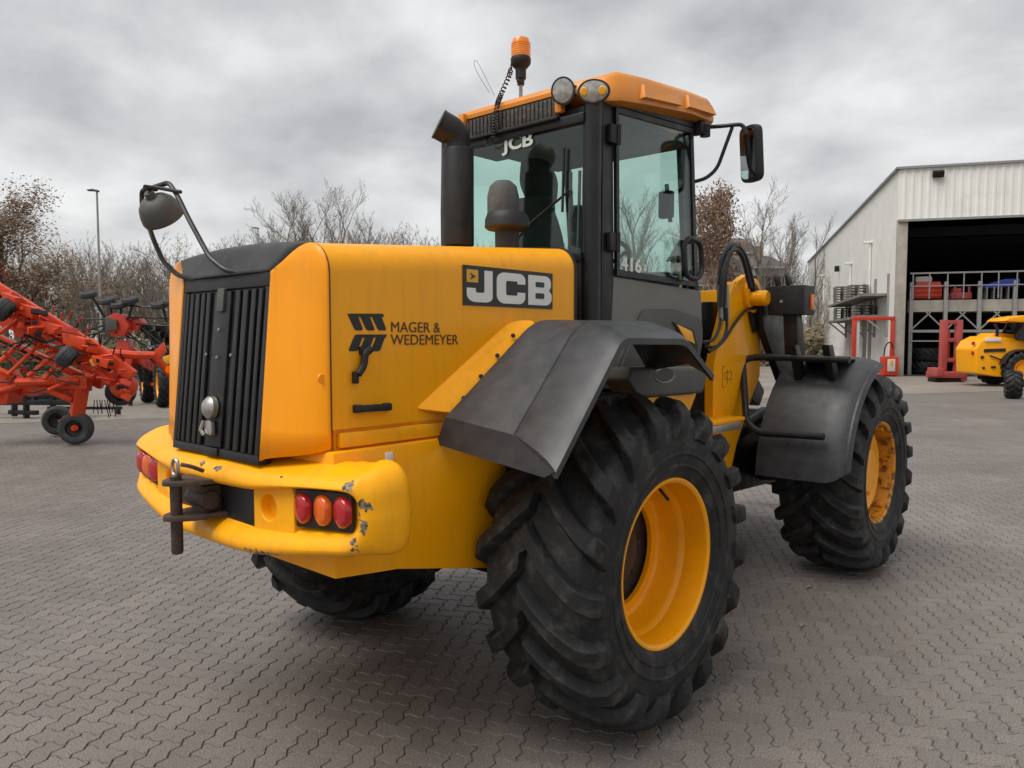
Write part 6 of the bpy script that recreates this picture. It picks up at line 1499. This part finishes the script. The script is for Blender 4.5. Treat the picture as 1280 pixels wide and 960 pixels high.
# ================================================================== TREES AND FAR THINGS
def tree_meshes(seed, H, spread, kind, levels=4, stems=1, dens=1.0, leaves=0, leaf=0.16, crown_from=0.25):
    """returns (trunk mesh, crown mesh): tapered stems and limbs, fine twigs, optional leaves"""
    r = random.Random(seed)
    tv, tf, cv, cf = [], [], [], []
    tips = []
    def seg(V_, F_, p0, p1, r0, r1, n):
        d = (p1 - p0)
        if d.length < 1e-4: return
        d.normalize(); u = d.orthogonal().normalized(); v = d.cross(u); b = len(V_)
        for (p, q) in ((p0, r0), (p1, r1)):
            for k in range(n):
                a = 2 * pi * k / n; V_.append(p + (u * cos(a) + v * sin(a)) * q)
        for k in range(n): F_.append((b + k, b + (k + 1) % n, b + n + (k + 1) % n, b + n + k))
    def grow(p, d, ln, rad, lvl):
        n = 5 if lvl == 0 else (4 if lvl < levels - 1 else 2)
        pts = [(p, rad)]
        q = p.copy(); dd = d.copy()
        for i in range(n):
            w_ = 0.10 if lvl == 0 else 0.22
            dd = (dd + Vector((r.uniform(-w_, w_), r.uniform(-w_, w_), r.uniform(-w_ * 0.5, w_ * 0.5) + (0.05 if lvl else 0.02)))).normalized()
            q2 = q + dd * ln / n; f = (i + 1) / n
            r2 = rad * (1 - 0.72 * f) if lvl else rad * (1 - 0.6 * f)
            seg(tv if lvl == 0 else cv, tf if lvl == 0 else cf, q, q2, pts[-1][1], r2, 6 if lvl == 0 else (4 if lvl == 1 else 3))
            q = q2; pts.append((q, r2))
            if lvl < levels and (f > crown_from if lvl == 0 else f > 0.2):
                m = {0: 2.4, 1: 2.0, 2: 2.0, 3: 1.7}.get(lvl, 1.5) * dens
                m = int(m) + (1 if r.random() < m % 1 else 0)
                for _ in range(m):
                    ax = dd.orthogonal().normalized(); ax.rotate(Matrix.Rotation(r.uniform(0, 2 * pi), 3, dd))
                    ang = r.uniform(0.38, 0.95) * spread
                    nd_ = dd.copy(); nd_.rotate(Matrix.Rotation(ang, 3, ax)); nd_.z += 0.12; nd_.normalize()
                    l2 = ln * r.uniform(0.38, 0.62) * (1.15 - 0.45 * f) * (0.95 if lvl else 0.85)
                    grow(q.copy(), nd_, l2, max(0.0075, r2 * r.uniform(0.45, 0.65)), lvl + 1)
        if lvl >= levels - 1: tips.append(q.copy())
    for s in range(stems):
        a = r.uniform(0, 2 * pi); lean = 0.0 if stems == 1 else r.uniform(0.08, 0.32)
        d = Vector((cos(a) * lean, sin(a) * lean, 1)).normalized()
        off = Vector((cos(a), sin(a), 0)) * (0 if stems == 1 else 0.12 * H * 0.3)
        hh = H * (0.62 if stems == 1 else r.uniform(0.5, 0.68))
        grow(off, d, hh, H * (0.017 if stems == 1 else 0.010), 0)
    lv, lf = [], []
    for k in range(leaves):
        p = r.choice(tips) + Vector((r.gauss(0, 0.28), r.gauss(0, 0.28), r.gauss(0, 0.25)))
        a = Vector((r.uniform(-1, 1), r.uniform(-1, 1), r.uniform(-1, 1))).normalized(); b_ = a.orthogonal().normalized(); s_ = leaf * r.uniform(0.5, 1.2)
        b0 = len(lv); lv += [p - a * s_, p + b_ * s_ * 0.5, p + a * s_, p - b_ * s_ * 0.5]; lf.append((b0, b0 + 1, b0 + 2, b0 + 3))
    def mk(nm, V_, F_):
        m = bpy.data.meshes.new(nm); m.from_pydata(V_, [], F_); return m
    return mk('trunk', tv, tf), mk('crown', cv, cf), (mk('foliage', lv, lf) if leaves else None), max((v.z for v in cv), default=H)
def depth_scale(py, D): return CAM.z + (423 - py) * D / F_PX
def plant(meshes, px, top, D, label, bark='bark', leafm=None, group=None, name='bare_tree', cat='tree', rot=None, wid=1.0):
    tm_, cm_, lm_, hz_ = meshes
    p = at_d(px, 423, D); p.z = 0
    k = depth_scale(top, D) / hz_
    t = thing(name, label, cat, p, random.uniform(0, 6.28) if rot is None else rot, group)
    t.scale = (k * wid, k * wid, k)
    link('trunk', tm_, bark, t); link('crown', cm_, bark, t)
    if lm_ is not None: link('foliage', lm_, leafm, t)
    return t
V = {}
V['tall1'] = tree_meshes(11, 12, 0.75, 'b', 4, 1, 1.0, crown_from=0.15)
V['tall2'] = tree_meshes(23, 12, 0.65, 'b', 4, 3, 0.85, crown_from=0.1)
V['round'] = tree_meshes(83, 12, 0.8, 'b', 4, 6, 0.9, crown_from=0.1)
V['bush1'] = tree_meshes(31, 7, 0.8, 'b', 3, 5, 1.0, crown_from=0.05)
V['bush2'] = tree_meshes(47, 7, 0.9, 'b', 3, 5, 1.05, crown_from=0.05)
V['bush3'] = tree_meshes(53, 7, 0.7, 'b', 3, 6, 1.0, crown_from=0.05)
V['leafy'] = tree_meshes(61, 9, 1.0, 'l', 4, 1, 0.95, leaves=15000, leaf=0.075, crown_from=0.1)
V['oak'] = tree_meshes(71, 9, 0.7, 'l', 4, 1, 0.9, leaves=7500, leaf=0.085, crown_from=0.1)
# leafy tree at the left edge and another lower one beside it
plant(V['leafy'], 8, 226, 30, 'broad tree with withered brown leaves behind the orange-red hay machine', 'bark_brown', 'leaf_brown', name='leafy_tree', rot=0.4, wid=1.05)
plant(V['leafy'], -60, 215, 33, 'taller tree with withered brown leaves at the end of the tree line', 'bark_brown', 'leaf_brown', name='leafy_tree', rot=2.4, wid=1.1)
# thicket of multi-stemmed trees along the yard edge
gl = 'leafless multi-stemmed tree in the thicket along the yard edge'
xs_ = [30, 62, 84, 104, 124, 146, 166, 186, 206, 226, 248, 270, 292, 316, 338, 470, 492, 512, 540, 570, 600, 632, 664, 700, 736, 768]
tops = [300, 288, 300, 296, 300, 306, 303, 308, 304, 300, 296, 292, 290, 288, 282, 272, 276, 284, 292, 300, 298, 300, 304, 300, 296, 290]
for i, (x, y) in enumerate(zip(xs_, tops)):
    plant(V[('bush1', 'bush2', 'bush3')[i % 3]], x, y + random.uniform(-5, 5), random.uniform(40, 52), gl, ('bark', 'bark_brown')[i % 2], group='thicket along the yard edge', wid=random.uniform(1.0, 1.3))
plant(V['round'], 398, 230, 58, 'tall leafless tree standing above the bonnet line with wide fan of branches', name='bare_tree', rot=0.3, wid=1.15)
plant(V['tall2'], 436, 262, 62, 'lower leafless three-stemmed tree right of the fan-shaped tree', rot=1.2)
plant(V['tall2'], 356, 272, 60, 'smaller leafless three-stemmed tree left of the widest fan-shaped tree', rot=3.2)
plant(V['bush3'], 484, 274, 60, 'dense leafless shrub tree between the fan-shaped tree and the exhaust stack', wid=1.3)
plant(V['tall1'], 800, 236, 60, 'leafless tree seen through the loader door glass', rot=2.0)
plant(V['tall2'], 838, 250, 64, 'leafless three-stemmed tree seen through the loader door glass', rot=0.2)
plant(V['oak'], 886, 236, 55, 'narrow tree with rust-brown leaves behind the loader mirror', 'bark_brown', 'leaf_rust', name='leafy_tree', rot=1.1, wid=0.75)
plant(V['tall2'], 945, 220, 64, 'tall leafless tree with fan of upright stems behind the houses', rot=0.8, wid=1.35)
plant(V['tall2'], 1002, 266, 66, 'leafless tree between the houses and the warehouse', rot=2.6)
plant(V['tall1'], 972, 268, 72, 'leafless tree directly behind the lower house', rot=4.1)
plant(V['bush1'], 1012, 320, 60, 'low leafless shrub against the warehouse side wall', wid=1.2)
# scrub and ground cover below the trees
def scrub(name, label, x0, x1, D0, D1, top, n, mat, seed, size=0.22):
    r = random.Random(seed); vs, fs = [], []
    for k in range(n):
        D = r.uniform(D0, D1); x = r.uniform(x0, x1); hmax = depth_scale(top, D) * (0.65 + 0.35 * noise.noise(Vector((x * 0.03, D * 0.2, seed))))
        p = at_d(x, 423, D); p.z = hmax * (r.random() ** 0.8)
        a = Vector((r.uniform(-1, 1), r.uniform(-1, 1), r.uniform(-0.2, 1))).normalized(); b = a.orthogonal().normalized(); s_ = size * r.uniform(0.4, 1.2)
        b0 = len(vs)
        if k % 3: vs += [p - a * s_, p + b * s_ * 0.45, p + a * s_, p - b * s_ * 0.45]
        else: vs += [p, p + b * 0.02, p + a * s_ * 5, p + a * s_ * 5 - b * 0.01]
        fs.append((b0, b0 + 1, b0 + 2, b0 + 3))
    m = bpy.data.meshes.new(name); m.from_pydata(vs, [], fs)
    return tag(link(name, m, mat), label, 'scrub', kind='stuff')
scrub('undergrowth', 'brown undergrowth below the leafless thicket', -150, 860, 36, 46, 396, 6000, 'scrub', 1)
scrub('bramble_bank', 'olive bramble bank behind the hay machines', -100, 420, 29, 34, 412, 12000, 'olive_scrub', 2, 0.2)
scrub('hedge', 'brownish hedge between the loader cab and the houses', 850, 1030, 46, 52, 380, 7000, 'scrub', 3, 0.25)
# soil bank under the scrub
mb = MB(); a, b = at_d(-400, 423, 30), at_d(900, 423, 30)
pts = []
for D, z in ((29, 0.0), (31, 0.5), (36, 0.9), (44, 1.0), (60, 0.2)): pts.append([Vector((at_d(x, 423, D).x, at_d(x, 423, D).y, z)) for x in (-300, 0, 300, 600, 900)])
mb.loft(pts, closed=False, caps=False); tag(mb.build('bank', 'scrub'), kind='structure')
# houses behind the yard
def house(px0, px1, eave, ridge, D, label, wallm, dep=9.0, windows=3, chimney=True):
    p = at_d((px0 + px1) / 2, 423, D); p.z = 0
    t = thing('house', label, 'house', p, YAW - pi / 2 + 0.12)
    w_ = (px1 - px0) / F_PX * D; ze, zr2 = depth_scale(eave, D), depth_scale(ridge, D)
    mb = MB(); mb.prism([(-w_ / 2 + 0.4, 0, 0), (w_ / 2 - 0.4, 0, 0), (w_ / 2 - 0.4, 0, ze), (-w_ / 2 + 0.4, 0, ze)], (0, dep, 0)); mb.build('wall', wallm, t)
    mb = MB(); mb.prism([(-w_ / 2, -0.5, ze - 0.1), (-w_ / 2, dep + 0.5, ze - 0.1), (-w_ / 2, dep / 2, zr2)], (w_, 0, 0)); rf = mb.build('roof', 'roof_tile', t)
    mb = MB(); mb.box((0, -0.52, ze - 0.12), (w_, 0.12, 0.16)); mb.build('gutter', 'white_render', rf)
    if chimney: mb = MB(); mb.box((w_ * 0.25, dep / 2, zr2 + 0.3), (0.6, 0.6, 1.2), None, 0.02); mb.build('chimney', 'brick', rf)
    for k in range(windows):
        x = -w_ / 2 + w_ * (k + 0.5) / windows
        for z in (ze - 1.5, ze - 4.2):
            if z < 0.8: continue
            mb = MB(); mb.box((x, -0.02, z), (1.3, 0.1, 1.5), None, 0.01); f = mb.build('window', 'white_render', t)
            mb = MB(); mb.box((x, -0.075, z), (1.1, 0.02, 1.3)); mb.build('pane', 'window_pane', f)
            mb = MB(); mb.box((x, -0.09, z), (0.07, 0.02, 1.3)); mb.build('mullion', 'white_render', f)
house(866, 951, 316, 292, 80, 'brown brick house with long dark roof behind the loader', 'brick', windows=4)
house(936, 988, 334, 314, 68, 'lower house with pale walls and dark roof beside the warehouse', 'white_render', windows=3)
# street lamps
def street_lamp(px, top, D, label):
    p = at_d(px, 423, D); p.z = 0; h = depth_scale(top, D)
    t = thing('street_lamp', label, 'street lamp', p, YAW - pi / 2)
    mb = MB(); mb.lathe([(0, 0.11), (1.2, 0.10), (1.25, 0.07), (h, 0.045)], (0, 0, 0), 'Z', 10); mb.build('pole', 'zinc', t)
    mb = MB(); mb.prism([(0.08, -0.12, h), (-0.20, -0.13, h + 0.05), (-0.45, -0.10, h + 0.06), (-0.45, -0.10, h + 0.12), (-0.15, -0.13, h + 0.15), (0.08, -0.10, h + 0.10)], (0, 0.22, 0), 0.02); mb.build('lamp_head', 'dark_grey_panel', t)
street_lamp(127, 243, 38, 'tall grey street lamp above the thicket left of the loader')
street_lamp(325, 288, 62, 'distant street lamp just clearing the thicket above the loader bonnet')
